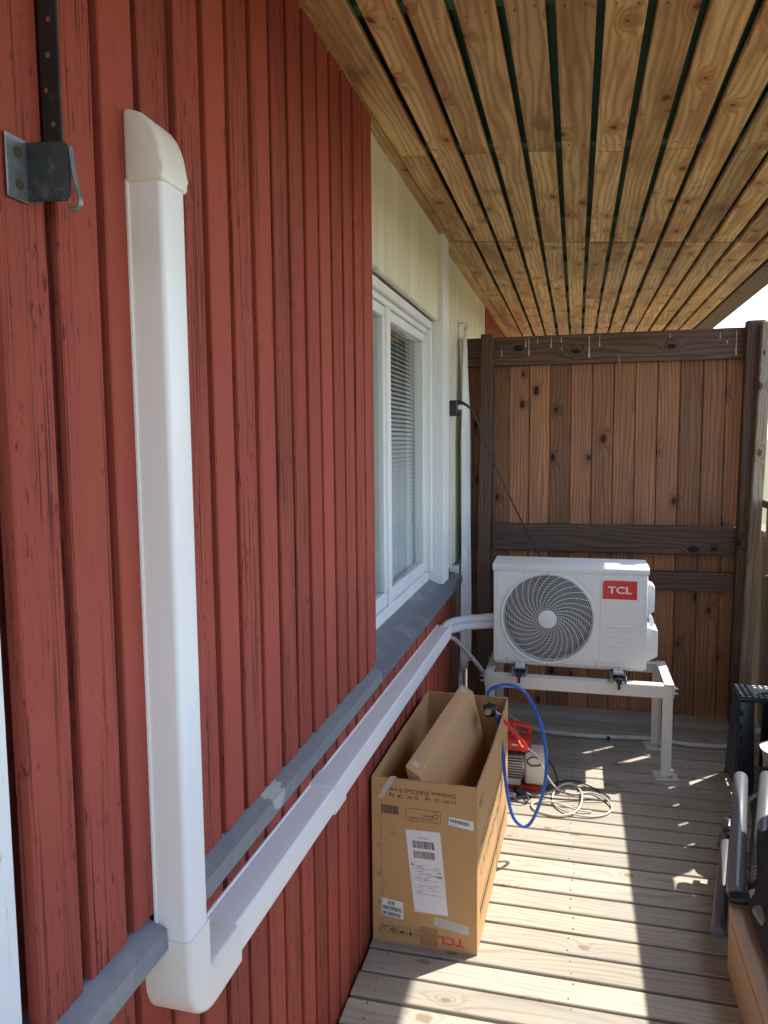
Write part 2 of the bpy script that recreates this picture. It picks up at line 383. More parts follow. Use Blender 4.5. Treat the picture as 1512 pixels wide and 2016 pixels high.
def text_mb(mb, body, org, ex, ey, size, width=None, bold=0, height=None, ex_depth=.0003):
    """letters laid on a plane: org = lower left, ex / ey = reading and up directions"""
    cu = bpy.data.curves.new('lettering', 'FONT'); cu.body = body; cu.size = 1; cu.offset = bold; cu.resolution_u = 3
    ob = bpy.data.objects.new('lettering', cu); col.objects.link(ob)
    dg = bpy.context.evaluated_depsgraph_get(); dg.update()
    me = bpy.data.meshes.new_from_object(ob.evaluated_get(dg))
    xs = [v.co.x for v in me.vertices]; ys = [v.co.y for v in me.vertices]
    x0, x1, y0, y1 = min(xs), max(xs), min(ys), max(ys)
    sx = sy = size
    if width: sx = width/(x1-x0)
    if height: sy = height/(y1-y0)
    elif width: sy = sx
    nrm = ex.cross(ey).normalized()
    vs = [org+ex*((v.co.x-x0)*sx)+ey*((v.co.y-y0)*sy)+nrm*ex_depth for v in me.vertices]
    fs = [tuple(p.vertices) for p in me.polygons]
    bpy.data.objects.remove(ob); bpy.data.curves.remove(cu); bpy.data.meshes.remove(me)
    mb.add(vs, fs); return mb
def rect(mb, org, ex, ey, a0, a1, b0, b1, n=.0003):
    nr = ex.cross(ey).normalized()*n
    mb.add([org+ex*a+ey*b+nr for a, b in ((a0, b0), (a1, b0), (a1, b1), (a0, b1))], [(0, 1, 2, 3)])
def barcode(mb, org, ex, ey, a0, a1, b0, b1, n, nn=.0006):
    x = a0; w_ = (a1-a0)/n
    while x < a1-w_:
        bw = w_*random.choice((.4, .6, .9, 1.3)); rect(mb, org, ex, ey, x, min(x+bw, a1), b0, b1, nn); x += bw+w_*random.choice((.4, .5, .8))
def frame_lines(mb, org, ex, ey, a0, a1, b0, b1, t, nn=.0003):
    rect(mb, org, ex, ey, a0, a1, b0, b0+t, nn); rect(mb, org, ex, ey, a0, a1, b1-t, b1, nn)
    rect(mb, org, ex, ey, a0, a0+t, b0+t, b1-t, nn); rect(mb, org, ex, ey, a1-t, a1, b0+t, b1-t, nn)

# ------------------------------------------------------------------ ground and deck
g = MB().add([(-900, -900, -.45), (900, -900, -.45), (900, 900, -.45), (-900, 900, -.45)], [(0, 1, 2, 3)]).build('ground', 'grass', kind='structure')
deck = root('deck', (.8, 2, 0), kind='structure')
PY = .1045
for kk in range(-30, 23):
    y0 = 1.999+kk*PY+.0055; y1 = y0+PY-.0115
    if y1 > 4.42: break
    dz = jit(.0012); sk = jit(.0012)
    mb = MB(f=lambda q, sk=sk, dz=dz: (q.x, q.y+sk*(q.x-.8), q.z+dz))
    mb.box(.022+jit(.004), 1.645, y0, y1, -.028, 0, c=.0025).build('plank', 'deck', deck)
for x in (.08, .62, 1.16, 1.54): MB().box(x-.022, x+.022, -1.2, 4.42, -.16, -.030).build('joist', 'joist', deck)

sw = MB()
for kk in range(-4, 23):
    yc = 1.999+(kk+.5)*PY
    if yc > 4.40: break
    for x in (.08, .62, 1.16):
        for s_ in (-.028, .028):
            cx, cy = x+jit(.012), yc+s_+jit(.008)
            sw.prism([(cx+.0026*math.cos(i*math.pi/4), cy+.0026*math.sin(i*math.pi/4)) for i in range(8)], 2, -.001, .0016)
sw.build('screw_heads', 'nail', deck, kind='stuff')
# ------------------------------------------------------------------ house wall
wall = root('house_wall', (0, 2, 0), 'red board clad house wall with window running along the left', 'wall')
MB().box(-.30, -.016, -1.2, 2.182, .845, 2.62).build('sheathing', 'red', wall)
MB().box(-.30, -.034, -1.2, 3.74, -.45, .80).build('sheathing', 'red', wall)
MB().box(-.30, -.036, 3.70, 5.46, -.45, 2.62).build('sheathing', 'white_paint', wall)
MB().box(-.30, -.025, 2.184, 3.60, 2.10, 2.62).build('sheathing', 'cream', wall)
MB().box(-.30, -.036, 5.462, 8.2, -.45, 2.62).build('sheathing', 'red', wall)
P_B = .0944
def board(y0, y1, x0, x1, z0, z1, mat, c=.0022, name='board'):
    a = jit(.0012); b = jit(.0014)
    mb = MB(f=lambda q: (q.x+b*(q.z-1.5)*.6, q.y+a*(q.z-1.5), q.z))
    return mb.box(x0, x1, y0, y1, z0, z1, c).build(name, mat, wall)
for i in range(-18, 16):
    ye = .764+i*P_B
    if -.06 < ye-.686 < -.0 or ye < .70 and ye > .58: continue
    gp = .0755 if i != 5 else .071
    x1 = .030+jit(.0012)
    board(ye-gp-jit(.0015), ye, .0085, x1, .862+jit(.004), 2.49, 'red')
for i in range(-18, 32):
    ye = .800+i*P_B
    if ye > 3.735: break
    if ye < .70 and ye > .58: continue
    board(ye-.0765-jit(.002), ye, -.0095, .012+jit(.0012), -.03, .834, 'red')
board(.575, .668, -.009, .024, -.03, 2.49, 'white_paint', c=.004, name='casing_board')
board(2.1825, 2.200, -.06, .029, .868, 2.49, 'red', name='corner_board')
# header boards above the window
y = 2.205
while y < 3.47:
    y1 = min(y+.0885, 3.478); board(y, y1, -.0245, -.001+jit(.001), 2.09+jit(.003), 2.49, 'cream', c=.004); y = y1+.006
board(3.482, 3.63, -.12, .020, .868, 2.49, 'white_paint', c=.003, name='casing_board')
board(3.634, 3.70, -.12, .006, .868, 2.49, 'white_paint', c=.003, name='casing_board')
y = 3.712
while y < 5.44:
    board(y, min(y+.0445, 5.455), -.0355, -.020+jit(.001), .872, 2.49, 'cream', c=.004); y += .0505
y = 3.742
while y < 4.05:
    board(y, y+.070, -.0355, .006+jit(.002), -.03, .80, 'bare', c=.004); y += .0785
board(4.062, 4.20, -.0355, .004, -.03, .862, 'white_paint'); board(4.204, 4.62, -.0355, -.012, -.03, .862, 'white_paint')
y = 4.626
while y < 5.42: board(y, y+.088, -.0355, -.016, -.03, .866, 'cream'); y += .0944
y = 5.466
while y < 8.1: board(y, y+.078, -.0355, -.014, -.03, 2.49, 'red'); y += .0944
# sloping metal ledge, cut where the upright duct passes
def ledge(y0, y1, mat='flash'):
    poly = [(-.010, .872), (.0515, .8445), (.0535, .815), (.0505, .815), (.0490, .8405), (-.010, .864)]
    return MB().prism(poly, 1, y0, y1).build('ledge_flashing', mat, wall)
ledge(-1.2, .922); ledge(.993, 2.1815)
for i in range(1): pass
MB().prism([(-.075, .900), (.0525, .8455), (.0545, .815), (.0505, .815), (.0490, .8405), (-.075, .888)], 1, 2.1825, 3.86).build('window_sill', 'slate', wall)
pz = lambda x: .8450+(.0515-x)*.4472
out = [(.026, 1.318), (.036, 1.312), (.043, 1.326), (.0515, 1.318), (.0515, 1.382), (.045, 1.372), (.040, 1.396), (.033, 1.385), (.026, 1.392)]
mb = MB().add([(x, y, pz(x)) for x, y in out], [tuple(range(len(out)))])
mb.add([(.0518, 1.318, .8448), (.0518, 1.382, .8448), (.0529, 1.378, .832), (.0534, 1.366, .824), (.0538, 1.356, .818), (.0536, 1.336, .822), (.0530, 1.322, .830)], [tuple(range(7))]).build('paint_patch', 'primer', wall)
MB().box(-.034, .0045, 3.705, 3.85, .868, .884, c=.002).build('sill_end_upstand', 'slate', wall)
# window
win = MB()
win.box(-.125, -.050, 2.204, 3.478, 2.030, 2.088, .003)
win.box(-.125, -.050, 2.204, 3.478, .876, .930, .003)
win.box(-.125, -.050, 2.204, 2.245, .931, 2.029, .003); win.box(-.125, -.050, 3.432, 3.478, .931, 2.029, .003)
window = win.build('window', 'white_paint', wall)
MB().box(-.049, -.030, 2.204, 3.478, 2.052, 2.086, .003).build('head_trim', 'white_paint', window)
MB().box(-.052, -.030, 3.444, 3.478, .935, 2.050, .004).build('jamb_trim', 'white_paint', window)
MB().box(-.120, -.050, 2.694, 2.748, .931, 2.029, .004).build('mullion', 'white_paint', window)
for a, b in ((2.247, 2.692), (2.750, 3.430)):
    s = MB(); t = .028
    s.box(-.100, -.058, a, b, 1.99, 2.027, .003).box(-.100, -.058, a, b, .933, .985, .003)
    s.box(-.100, -.058, a, a+t, .986, 1.989, .003).box(-.100, -.058, b-t, b, .986, 1.989, .003)
    s.build('sash', 'white_paint', window)
    MB().box(-.072, -.069, a+t-.004, b-t+.004, .982, 1.993).build('pane', 'glass', window)
ro = MB()
ro.add([(-.30, 2.0, .5), (-1.6, 2.0, .5), (-1.6, 3.7, .5), (-.30, 3.7, .5), (-.30, 2.0, 2.3), (-1.6, 2.0, 2.3), (-1.6, 3.7, 2.3), (-.30, 3.7, 2.3)],
       [(0, 1, 2, 3), (4, 5, 6, 7), (1, 2, 6, 5), (0, 1, 5, 4), (3, 2, 6, 7)])
ro.build('room_interior', 'interior', wall)
MB().box(-.31, -.126, 2.0, 2.203, .80, 2.10).build('reveal', 'interior', wall); MB().box(-.31, -.126, 3.48, 3.70, .80, 2.10).build('reveal', 'interior', wall)
MB().box(-.31, -.126, 2.0, 3.70, .60, .88).build('reveal', 'interior', wall)
# ------------------------------------------------------------------ blinds
for (a, b, lab) in ((2.262, 2.684, 'pale venetian blind in the near window sash beside the red wall'),
                    (2.768, 3.424, 'pale venetian blind in the far window sash beside the white casing')):
    bl = root('venetian_blind', (-.12, (a+b)/2, .95), lab, 'blind', 'window blinds')
    MB().box(-.131, -.106, a, b, 2.000, 2.024, .002).build('head_rail', 'blind', bl)
    sm = MB()
    base = None
    z = .965; kk = 0
    while z < 1.995:
        if base is None:
            base = MB().add([(-.130, a+.004, .9718), (-.119, a+.004, .9650), (-.107, a+.004, .9580), (-.130, b-.004, .9718), (-.119, b-.004, .9650), (-.107, b-.004, .9580),
                             (-.130, a+.004, .9713), (-.119, a+.004, .9645), (-.107, a+.004, .9575), (-.130, b-.004, .9713), (-.119, b-.004, .9645), (-.107, b-.004, .9575)],
                            [(0, 1, 4, 3), (1, 2, 5, 4), (6, 9, 10, 7), (7, 10, 11, 8), (0, 3, 9, 6), (2, 8, 11, 5)]).build('slat', 'blind', bl)
            o = base
        else:
            o = base.copy(); col.objects.link(o); o.parent = bl; o.location = (0, 0, z-.965)
            o.rotation_euler = (jit(.003), 0, 0); o.rotation_euler = (0, 0, 0)
        z += .0185
    for f in (.12, .5, .88):
        yy = a+(b-a)*f; MB().tube([(-.1055, yy, .96), (-.1055, yy, 2.0)], .0009, 5).build('ladder_cord', 'blind', bl)

# ------------------------------------------------------------------ roof canopy
roof = root('roof_canopy', (.75, 3, 2.43), 'pine board ceiling of the canopy roof over the deck', 'roof')
ZS = lambda q: (q.x, q.y, q.z+2.48-.073*q.x)
GP = .1027; gx = [.14+GP*k_ for k_ in range(-1, 14)]
def cboard(x0, x1, y0, y1, mat='ceil'):
    a = jit(.0012); dz = jit(.0012)
    MB(f=lambda q: ZS(Vector((q.x+a*(q.y-3), q.y, q.z+dz)))).box(x0, x1, y0, y1, 0, .021, .002).build('board', mat, roof)
for k_ in range(-1, 14):
    x0 = .14+GP*(k_-1)+.0098; x1 = .14+GP*k_-.0098
    if k_ == -1: x0 = -.036; x1 = .0365
    if k_ == 0: x0 = .0395
    ys = [-1.2, 3.636, 7.3]
    if k_ % 2 == 0: ys = [-1.2, 2.53+jit(.02), 3.636, 5.05+jit(.04), 7.3]
    else: ys = [-1.2, .9+jit(.1), 3.636, 6.1, 7.3]
    for a, b in zip(ys, ys[1:]): cboard(x0, x1, a+.0025+(.010 if abs(a-3.636) < .01 else 0), b-.0025-(.006 if abs(b-3.636) < .01 else 0))
cboard(1.485, 1.605, -1.2, 3.634, 'fascia'); cboard(1.485, 1.605, 3.64, 7.3, 'fascia')
MB(f=ZS).box(-.04, 1.60, -1.2, 7.3, .050, .056).build('membrane', 'membrane', roof)
for y in (-.7, .1, .9, 1.7, 2.52, 3.34, 3.68, 4.16, 4.98, 5.8, 6.6, 7.2):
    MB(f=ZS).box(-.03, 1.585, y-.022, y+.022, .022, .049).build('batten', 'batten', roof)
nl = MB(f=ZS)
for y in (.9, 1.7, 2.47, 2.60, 3.34, 3.57, 3.70, 4.16, 4.98, 5.8, 6.6):
    for k_ in range(0, 14):
        for fx in (.25, .75):
            xx = .14+GP*(k_-1)+.008+fx*.087+jit(.003); yy = y+jit(.012)
            n_ = 6; pts = [(xx+.0019*math.cos(i*math.pi/3), yy+.0019*math.sin(i*math.pi/3)) for i in range(n_)]
            nl.prism(pts, 2, -.0025, .001)
nl.build('nail_heads', 'nail', roof, kind='stuff')
ws = MB(f=ZS); vs = []; fs = []; ny = 340
for i in range(ny+1):
    y = -1.2+8.6*i/ny; zz = .075+.010*math.sin(2*math.pi*y/.215)
    xe = 1.628+.006*math.sin(2*math.pi*y/.215)
    for x in (-.45, xe): vs += [(x, y, zz), (x, y, zz+.002)]
for i in range(ny):
    b = i*4; fs += [(b, b+2, b+6, b+4), (b+1, b+5, b+7, b+3), (b+2, b+3, b+7, b+6), (b, b+4, b+5, b+1)]
fs += [(0, 1, 3, 2), (ny*4, ny*4+2, ny*4+3, ny*4+1)]
ws.add(vs, fs).build('corrugated_sheet', 'rooftin', roof, smooth=40)

# ------------------------------------------------------------------ privacy fence
fen = root('privacy_fence', (.75, 4.43, 0), 'tall dark brown stained board privacy fence across the deck end', 'fence')
for k_ in range(-2, 11):
    x0 = .238+.1155*k_+.0025; x1 = x0+.1105
    if k_ == 10: x1 = 1.502
    a = jit(.0015)
    MB(f=lambda q, a=a: (q.x+a*(q.z-1), q.y, q.z)).box(x0, x1+.0015, 4.43+jit(.0015), 4.446, -.02, 2.10, .0035).box(x0-.010, x1-.008, 4.4465, 4.456, -.02, 2.10).build('board', 'fence', fen)
tr = MB().box(-.012, 1.512, 4.388, 4.4275, 1.963, 2.125, .004).build('top_rail', 'rail', fen)
MB().box(-.03, 1.505, 4.386, 4.4275, .908, 1.066, .004).build('middle_rail', 'rail', fen)
MB().box(-.03, 1.505, 4.388, 4.4275, .706, .812, .004).build('lower_rail', 'rail', fen)
MB(f=lambda q: (q.x+(q.z-1)*.012, q.y, q.z)).box(.078, .146, 4.300, 4.3855, -.03, 2.135, .005).build('post', 'post', fen)
MB().box(.150, .166, 4.3885-.02, 4.3855, -.03, 1.958, .003).build('trim_strip', 'post', fen)
MB(f=lambda q: (q.x+(q.z-1)*.010, q.y, q.z)).box(1.456, 1.545, 4.318, 4.3855, -.03, 2.15, .004).build('post', 'post', fen)
for (x, zt, h, wd) in ((.20, 2.06, .045, .005), (.335, 2.112, .05, .006), (.352, 2.115, .10, .006), (.40, 2.11, .03, .004), (.475, 2.11, .055, .007), (.53, 2.112, .03, .006),
                       (.532, 2.06, .02, .004), (.68, 2.112, .12, .008), (.735, 2.112, .06, .005), (.84, 2.0, .05, .003), (1.10, 2.105, .02, .005), (1.35, 2.10, .03, .004), (1.385, 2.06, .015, .006), (1.43, 2.11, .13, .006)):
    pts = [(x-wd*.3, zt), (x+wd*.3, zt), (x+wd*.35, zt-h*.6), (x+wd*.7, zt-h*.85), (x+wd*.4, zt-h), (x-wd*.4, zt-h), (x-wd*.7, zt-h*.8), (x-wd*.3, zt-h*.5)]
    MB().prism(pts, 1, 4.3868, 4.3885).build('bird_dropping', 'drop', tr)

# ------------------------------------------------------------------ railing
rl = root('deck_railing', (1.53, 1.6, 0), 'wooden deck railing with pale end post along the right side', 'railing')
MB(f=lambda q: (q.x+(q.z-1)*.024, q.y, q.z)).box(1.501, 1.556, 4.262, 4.312, -.03, 2.135, .004).build('post', 'paleposts', rl)
for y in (2.75, 1.2, -.4): MB().box(1.655, 1.73, y-.035, y+.035, -.4, 1.18, .004).build('post', 'paleposts', rl)
MB().box(1.555, 1.68, -1.2, 4.256, 1.186, 1.226, .004).build('handrail', 'handrail', rl)
OPEN = ((2.86, 3.24, .80, 1.07), (3.66, 3.94, .46, .80))  # openings added so sun reaches the chair tubes and stool top
y = -1.1
while y < 4.2:
    y1 = min(y+.143, 4.252); zs = [-.05, 1.185]
    for (a, b_, z0, z1) in OPEN:
        if y < b_-.0 and y1 > a+.05: zs = [-.05, z0+.06, z1+.11, 1.185]
    for k_ in range(0, len(zs), 2): MB().box(1.618+jit(.001), 1.642, y, y1, zs[k_], zs[k_+1], .003).build('board', 'railing', rl)
    y += .168
for (z0, z1) in ((.03, .415), (.42, .835), (.962, 1.1845)):  # unseen rails made extra wide to block sun, leaving a slot for floor flecks
    cut = sorted((a, b_, c0, c1) for (a, b_, c0, c1) in OPEN if c0 < z1-.03 and c1 > z0+.03)
    a = -1.2
    for (y0_, y1_, c0, c1) in cut+[(4.254, 9, 0, 0)]:
        MB().box(1.576, 1.6165, a, y0_, z0, z1, .003).build('rail', 'handrail', rl); a = y1_
        if y1_ < 9:
            if c0 > z0+.02: MB().box(1.576, 1.6165, y0_+.0005, y1_-.0005, z0, c0, .003).build('rail', 'handrail', rl)
            if c1 < z1-.02: MB().box(1.576, 1.6165, y0_+.0005, y1_-.0005, c1, z1, .003).build('rail', 'handrail', rl)
y = 4.262
while y < 6.2: MB().box(1.600+jit(.001), 1.622, y, y+.116, -.05, 1.02, .003).build('board', 'railing', rl); y += .119
MB().box(1.575, 1.66, 4.32, 6.25, 1.022, 1.055, .004).build('handrail', 'handrail', rl)

# ------------------------------------------------------------------ line duct
dct = root('line_set_duct', (.06, .95, .65), 'white plastic pipe duct, upright then running along wall below ledge', 'duct')
def rsec(a0, a1, b0, b1, r=.008, n=5):
    """rounded at the outer (a1) corners"""
    p = [(a0, b0)]
    for i in range(n+1): t = -math.pi/2+math.pi/2*i/n; p.append((a1-r+r*math.cos(t), b0+r+r*math.sin(t)))
    for i in range(n+1): t = math.pi/2*i/n; p.append((a1-r+r*math.cos(t), b1-r+r*math.sin(t)))
    p.append((a0, b1)); return p
MB().prism(rsec(.031, .084, .925, .987), 2, .812, 1.895).build('upright_cover', 'pvc', dct, smooth=35)
MB().box(.0305, .0355, .9225, .9895, .812, 1.895, .001).build('back_channel', 'pvc', dct)
# wall cap: outer face curves back into the wall
cap = [(.0305, 1.888), (.0875, 1.888), (.0875, 1.905)]
for i in range(9):
    t = math.pi/2*i/8; cap.append((.0305+.057*math.cos(t)**.8 if i < 8 else .040, 1.905+.078*math.sin(t)))
cap.append((.0305, 1.984))
MB().prism(cap, 1, .9215, .9905).build('wall_cap', 'pvc_cream', dct, bevel=(.006, 3), smooth=50)
# elbow in the wall plane
A0, A1 = .9165, .9815
vs = []; fs = []; sec = rsec(.013, .0875, -.0340, .0340, .009, 4); n_ = len(sec)
path = [((.956, .826), (1, 0)), ((.956, .800), (1, 0)), ((.956, .757), (1, 0))]
for i in range(1, 9):
    t = math.pi/2*i/8; rr = .045; cx, cz = .956+rr, .757
    path.append(((cx-rr*math.cos(t), cz-rr*math.sin(t)), (math.cos(t), math.sin(t))))
path += [((1.04, .7118), (0, 1)), ((1.090, .7110), (0, 1))]
for (c, nn) in path:
    for (a, b) in sec: vs.append((a, c[0]+nn[0]*b, c[1]+nn[1]*b))
for i in range(len(path)-1):
    for j in range(n_): fs.append((i*n_+j, i*n_+(j+1) % n_, (i+1)*n_+(j+1) % n_, (i+1)*n_+j))
fs += [tuple(range(n_)), tuple((len(path)-1)*n_+j for j in range(n_))]
MB().add(vs, fs).build('elbow', 'pvc_cream', dct, smooth=40)
slope = -.0155
def hrun(name, y0, y1, e=0, mat='pvc'):
    f = lambda q: (q.x, q.y, q.z+.7110+slope*(q.y-1.085))
    return MB(f=f).prism(rsec(.013, .0765+e, -.0305-e, .0305+e, .0055), 1, y0, y1).build(name, mat, dct, smooth=35)
hrun('run_cover', 1.06, 1.64); hrun('run_cover', 1.6405, 3.345); hrun('coupling', 1.625, 1.705, .0042)
MB(f=lambda q: (q.x, q.y, q.z+.7110+slope*(q.y-1.085))).box(.0125, .018, 1.06, 3.345, -.033, .033, .001).build('back_channel', 'pvc', dct)

# insulated pipes from the duct end to the unit
pp = root('refrigerant_pipes', (.06, 3.35, .66), 'white wrapped pipe pair bending from duct end to the outdoor unit', 'pipe')
for dz, r_ in ((.020, .019), (-.016, .020)):
    pts = cat_rom([(.046, 3.30, .676+dz), (.048, 3.40, .676+dz), (.066, 3.52, .664+dz), (.115, 3.64, .650+dz), (.185, 3.705, .645+dz), (.262, 3.72, .650+dz)], 8)
    MB().tube(pts, r_, 14).build('pipe', 'wrap', pp, smooth=40)
MB().box(.020, .074, 3.346, 3.372, .647, .706, .004).build('end_collar', 'wrap', pp)
dp = MB().tube(cat_rom([(.056, 3.36, .650), (.085, 3.42, .62), (.15, 3.52, .51), (.205, 3.60, .40), (.212, 3.63, .33), (.212, 3.64, .05)], 8), .0105, 10).build('drain_pipe', 'grey_pvc', smooth=40)
tag(dp, 'thin grey drain pipe slanting down from duct end to metal stand', 'pipe')

# ------------------------------------------------------------------ metal stand
st = root('unit_stand', (.64, 3.72, 0), 'cream steel floor stand carrying the air conditioner outdoor unit', 'stand')
def leg(x0, x1, y0, y1, zt, sx, sy):
    mb = MB(); t = .004
    mb.box(x0, x1, y0 if sy < 0 else y1-t, y0+t if sy < 0 else y1, .004, zt, .001)
    mb.box(x0 if sx < 0 else x1-t, x0+t if sx < 0 else x1, y0+t if sy < 0 else y0, y1 if sy < 0 else y1-t, .004, zt, .001)
    o = mb.build('leg', 'steel_cream', st)
    cx, cy = (x0+x1)/2, (y0+y1)/2
    MB(m=Matrix.Translation((cx, cy, 0)) @ Matrix.Rotation(.12, 4, 'Z')).box(-.052, .052, -.052, .052, .0005, .005, .002).build('foot_plate', 'steel_cream', o)
    b = MB(); disc(b, (cx+sx*.018, cy-.02, .005), .012, .006, 2); b.build('floor_bolt', 'galv', o, smooth=40)
ZT = .430
leg(1.013, 1.058, 3.535, 3.575, ZT-.002, 1, -1); leg(.212, .257, 3.535, 3.575, ZT-.002, -1, -1)
leg(1.005, 1.045, 3.880, 3.920, ZT-.002, 1, 1); leg(.225, .265, 3.880, 3.920, ZT-.002, -1, 1)
def beam(y0, y1, front):
    mb = MB(); t = .004
    mb.box(.2165, 1.0535, y0-.0045 if front else y1+.0005, y0-.0005 if front else y1+.0045, ZT-.057, ZT, .001)
    mb.box(.2165, 1.0535, y0-.0004 if front else y0, y1+.005 if front else y1+.0004, ZT-.0015, ZT+.002, .0008)
    return mb.build('front_beam' if front else 'rear_beam', 'steel_cream', st)
beam(3.535, 3.575, True); beam(3.880, 3.920, False)
for x0, x1, s_ in ((.2075, .2115, 0), (1.0585, 1.0625, 1)):
    mb = MB(); mb.box(x0, x1, 3.532, 3.922, ZT-.052, ZT+.004, .001); mb.box(x0 if s_ == 0 else x1-.042, x0+.042 if s_ == 0 else x1, 3.534, 3.92, ZT+.0042, ZT+.007, .001)
    o = mb.build('side_beam', 'steel_cream', st)
    for (y, z) in ((3.555, .415), (3.555, .392), (3.90, .405)):
        b = MB()
        if s_: hexbolt(b, (1.063, y, z), 0, .009, .009); b.tube([(1.068, y, z), (1.082, y, z)], .0045, 8)
        else: hexbolt(b, (.198, y, z), 0, .009, .009); b.tube([(.184, y, z), (.2, y, z)], .0045, 8)
        b.build('bolt', 'galv', o, smooth=30)
MB().box(1.0632, 1.0640, 3.548, 3.556, .24, .36).build('slot', 'black', st)
for x in (.372, .822):
    mb = MB(); mb.box(x-.034, x-.030, 3.50, 3.94, ZT+.0075, ZT+.030, .0008).box(x+.030, x+.034, 3.50, 3.94, ZT+.0075, ZT+.030, .0008).box(x-.0295, x+.0295, 3.50, 3.94, ZT+.0075, ZT+.011, .0008)
    o = mb.build('cross_channel', 'galv', st)
    for y in (3.585, 3.86):
        b = MB(); disc(b, (x, y, ZT+.0115), .019, .016, 2); b.build('rubber_mount', 'rubber', o, smooth=40)
        MB().box(x-.027, x+.027, y-.022, y+.022, ZT+.028, ZT+.032, .001).build('foot_clamp', 'galv', o)
        b = MB(); hexbolt(b, (x, y, ZT+.0325), 2, .008, .007); b.tube([(x, y, ZT+.03), (x, y, ZT+.05)], .0045, 8); b.build('bolt', 'galv', o, smooth=30)
    b = MB(); b.tube([(x, 3.500, ZT+.02), (x, 3.490, ZT+.02)], .015, 10).tube([(x, 3.505, ZT-.022), (x, 3.505, ZT+.006)], .006, 8); b.build('rubber_bung', 'rubber', o, smooth=40)

# ------------------------------------------------------------------ outdoor unit
ac = root('outdoor_unit', (.594, 3.745, .475), 'white air conditioner outdoor unit with round fan grille on stand', 'air conditioner')
X0, X1, Y0, Y1, Z0, Z1 = .240, .948, 3.620, 3.870, .475, .938
FC = (.497, .697); FR = .208
cs = MB(); NSEG = 96
# front face with a round opening
ang = sorted(set([2*math.pi*i/NSEG for i in range(NSEG)] + [math.atan2(z-FC[1], x-FC[0]) % (2*math.pi) for x in (X0+.006, X1-.006) for z in (Z0+.006, Z1-.006)]))
def onrect(a):
    dx, dz = math.cos(a), math.sin(a); t = 9
    if dx > 1e-9: t = min(t, (X1-.006-FC[0])/dx)
    if dx < -1e-9: t = min(t, (X0+.006-FC[0])/dx)
    if dz > 1e-9: t = min(t, (Z1-.006-FC[1])/dz)
    if dz < -1e-9: t = min(t, (Z0+.006-FC[1])/dz)
    return (FC[0]+dx*t, FC[1]+dz*t)
m_ = len(ang); vs = []; fs = []
for a in ang:
    q = onrect(a); vs += [(q[0], Y0, q[1]), (FC[0]+FR*math.cos(a), Y0, FC[1]+FR*math.sin(a)), (FC[0]+FR*.985*math.cos(a), Y0+.03, FC[1]+FR*.985*math.sin(a))]
for i in range(m_):
    b = 3*i; c = 3*((i+1) % m_); fs += [(b, c, c+1, b+1), (b+1, c+1, c+2, b+2)]
cs.add(vs, fs)
# rounded rim and sides
e = .006
ring0 = [(X0+e, Y0, Z0+e), (X1-e, Y0, Z0+e), (X1-e, Y0, Z1-e), (X0+e, Y0, Z1-e)]
ringm = [(X0+.0018, Y0+.0018, Z0+.0018), (X1-.0018, Y0+.0018, Z0+.0018), (X1-.0018, Y0+.0018, Z1-.0018), (X0+.0018, Y0+.0018, Z1-.0018)]
ring1 = [(X0, Y0+e, Z0), (X1, Y0+e, Z0), (X1, Y0+e, Z1), (X0, Y0+e, Z1)]
ring2 = [(X0, Y1, Z0), (X1, Y1, Z0), (X1, Y1, Z1), (X0, Y1, Z1)]
vs = ring0+ringm+ring1+ring2; fs = []
for r_ in range(3):
    for j in range(4): fs.append((r_*4+j, r_*4+(j+1) % 4, r_*4+4+(j+1) % 4, r_*4+4+j))
fs.append((12, 13, 14, 15))
cs.add(vs, fs)
casing = cs.build('casing', 'ac', ac, smooth=50)
# top cover with a lip, sloped front and pressed grooves
tp = MB(); zt = Z1+.0005
prof = [(Y0-.006, zt-.018), (Y0-.006, zt+.004), (Y0+.004, zt+.013)]
yy = Y0+.03
for i in range(5): prof += [(yy, zt+.014), (yy+.006, zt+.0185), (yy+.018, zt+.0185), (yy+.024, zt+.014)]; yy += .044
prof += [(Y1+.004, zt+.013), (Y1+.006, zt+.004), (Y1+.006, zt-.018)]
n_ = len(prof)
tp.prism([(p[0], p[1]) for p in prof], 0, X0-.005, X1+.005)
tp.build('top_cover', 'ac', ac, bevel=(.0025, 2), smooth=35)
# fan bell and grille
MB().prism([(FC[0]+.206*math.cos(a), FC[1]+.206*math.sin(a)) for a in [2*math.pi*i/48 for i in range(48)]], 1, Y0+.120, Y0+.124).build('coil', 'coil', ac)
bell = MB(); vs = []; fs = []
for i in range(64):
    a = 2*math.pi*i/64; vs += [(FC[0]+.2045*math.cos(a), Y0+.031, FC[1]+.2045*math.sin(a)), (FC[0]+.200*math.cos(a), Y0+.119, FC[1]+.200*math.sin(a))]
for i in range(64): b = 2*i; c = 2*((i+1) % 64); fs.append((b, c, c+1, b+1))
bell.add(vs, fs).build('fan_shroud', 'ac_dark', ac, smooth=60)
fan = MB()
for b_ in range(3):
    vs = []; fs = []; nr, na = 6, 8; a0 = b_*2*math.pi/3+.35
    for i in range(nr+1):
        r_ = .045+.145*i/nr
        for j in range(na+1):
            t = j/na; a = a0+(1.55-.15*i/nr)*t+.25*i/nr; y_ = Y0+.055+.045*t+.004*math.sin(t*3)
            vs.append((FC[0]+r_*math.cos(a), y_, FC[1]+r_*math.sin(a)))
    for i in range(nr):
        for j in range(na): q = i*(na+1)+j; fs.append((q, q+1, q+na+2, q+na+1))
    fan.add(vs, fs)
disc(fan, (FC[0], Y0+.10, FC[1]), .048, .05, 1, 24)
fan.build('fan', 'fan', ac, smooth=40)
gr = MB(); vs = []; fs = []
rp = [(.208, -.0005), (.211, -.007), (.217, -.010), (.222, -.007), (.2235, -.0004)]
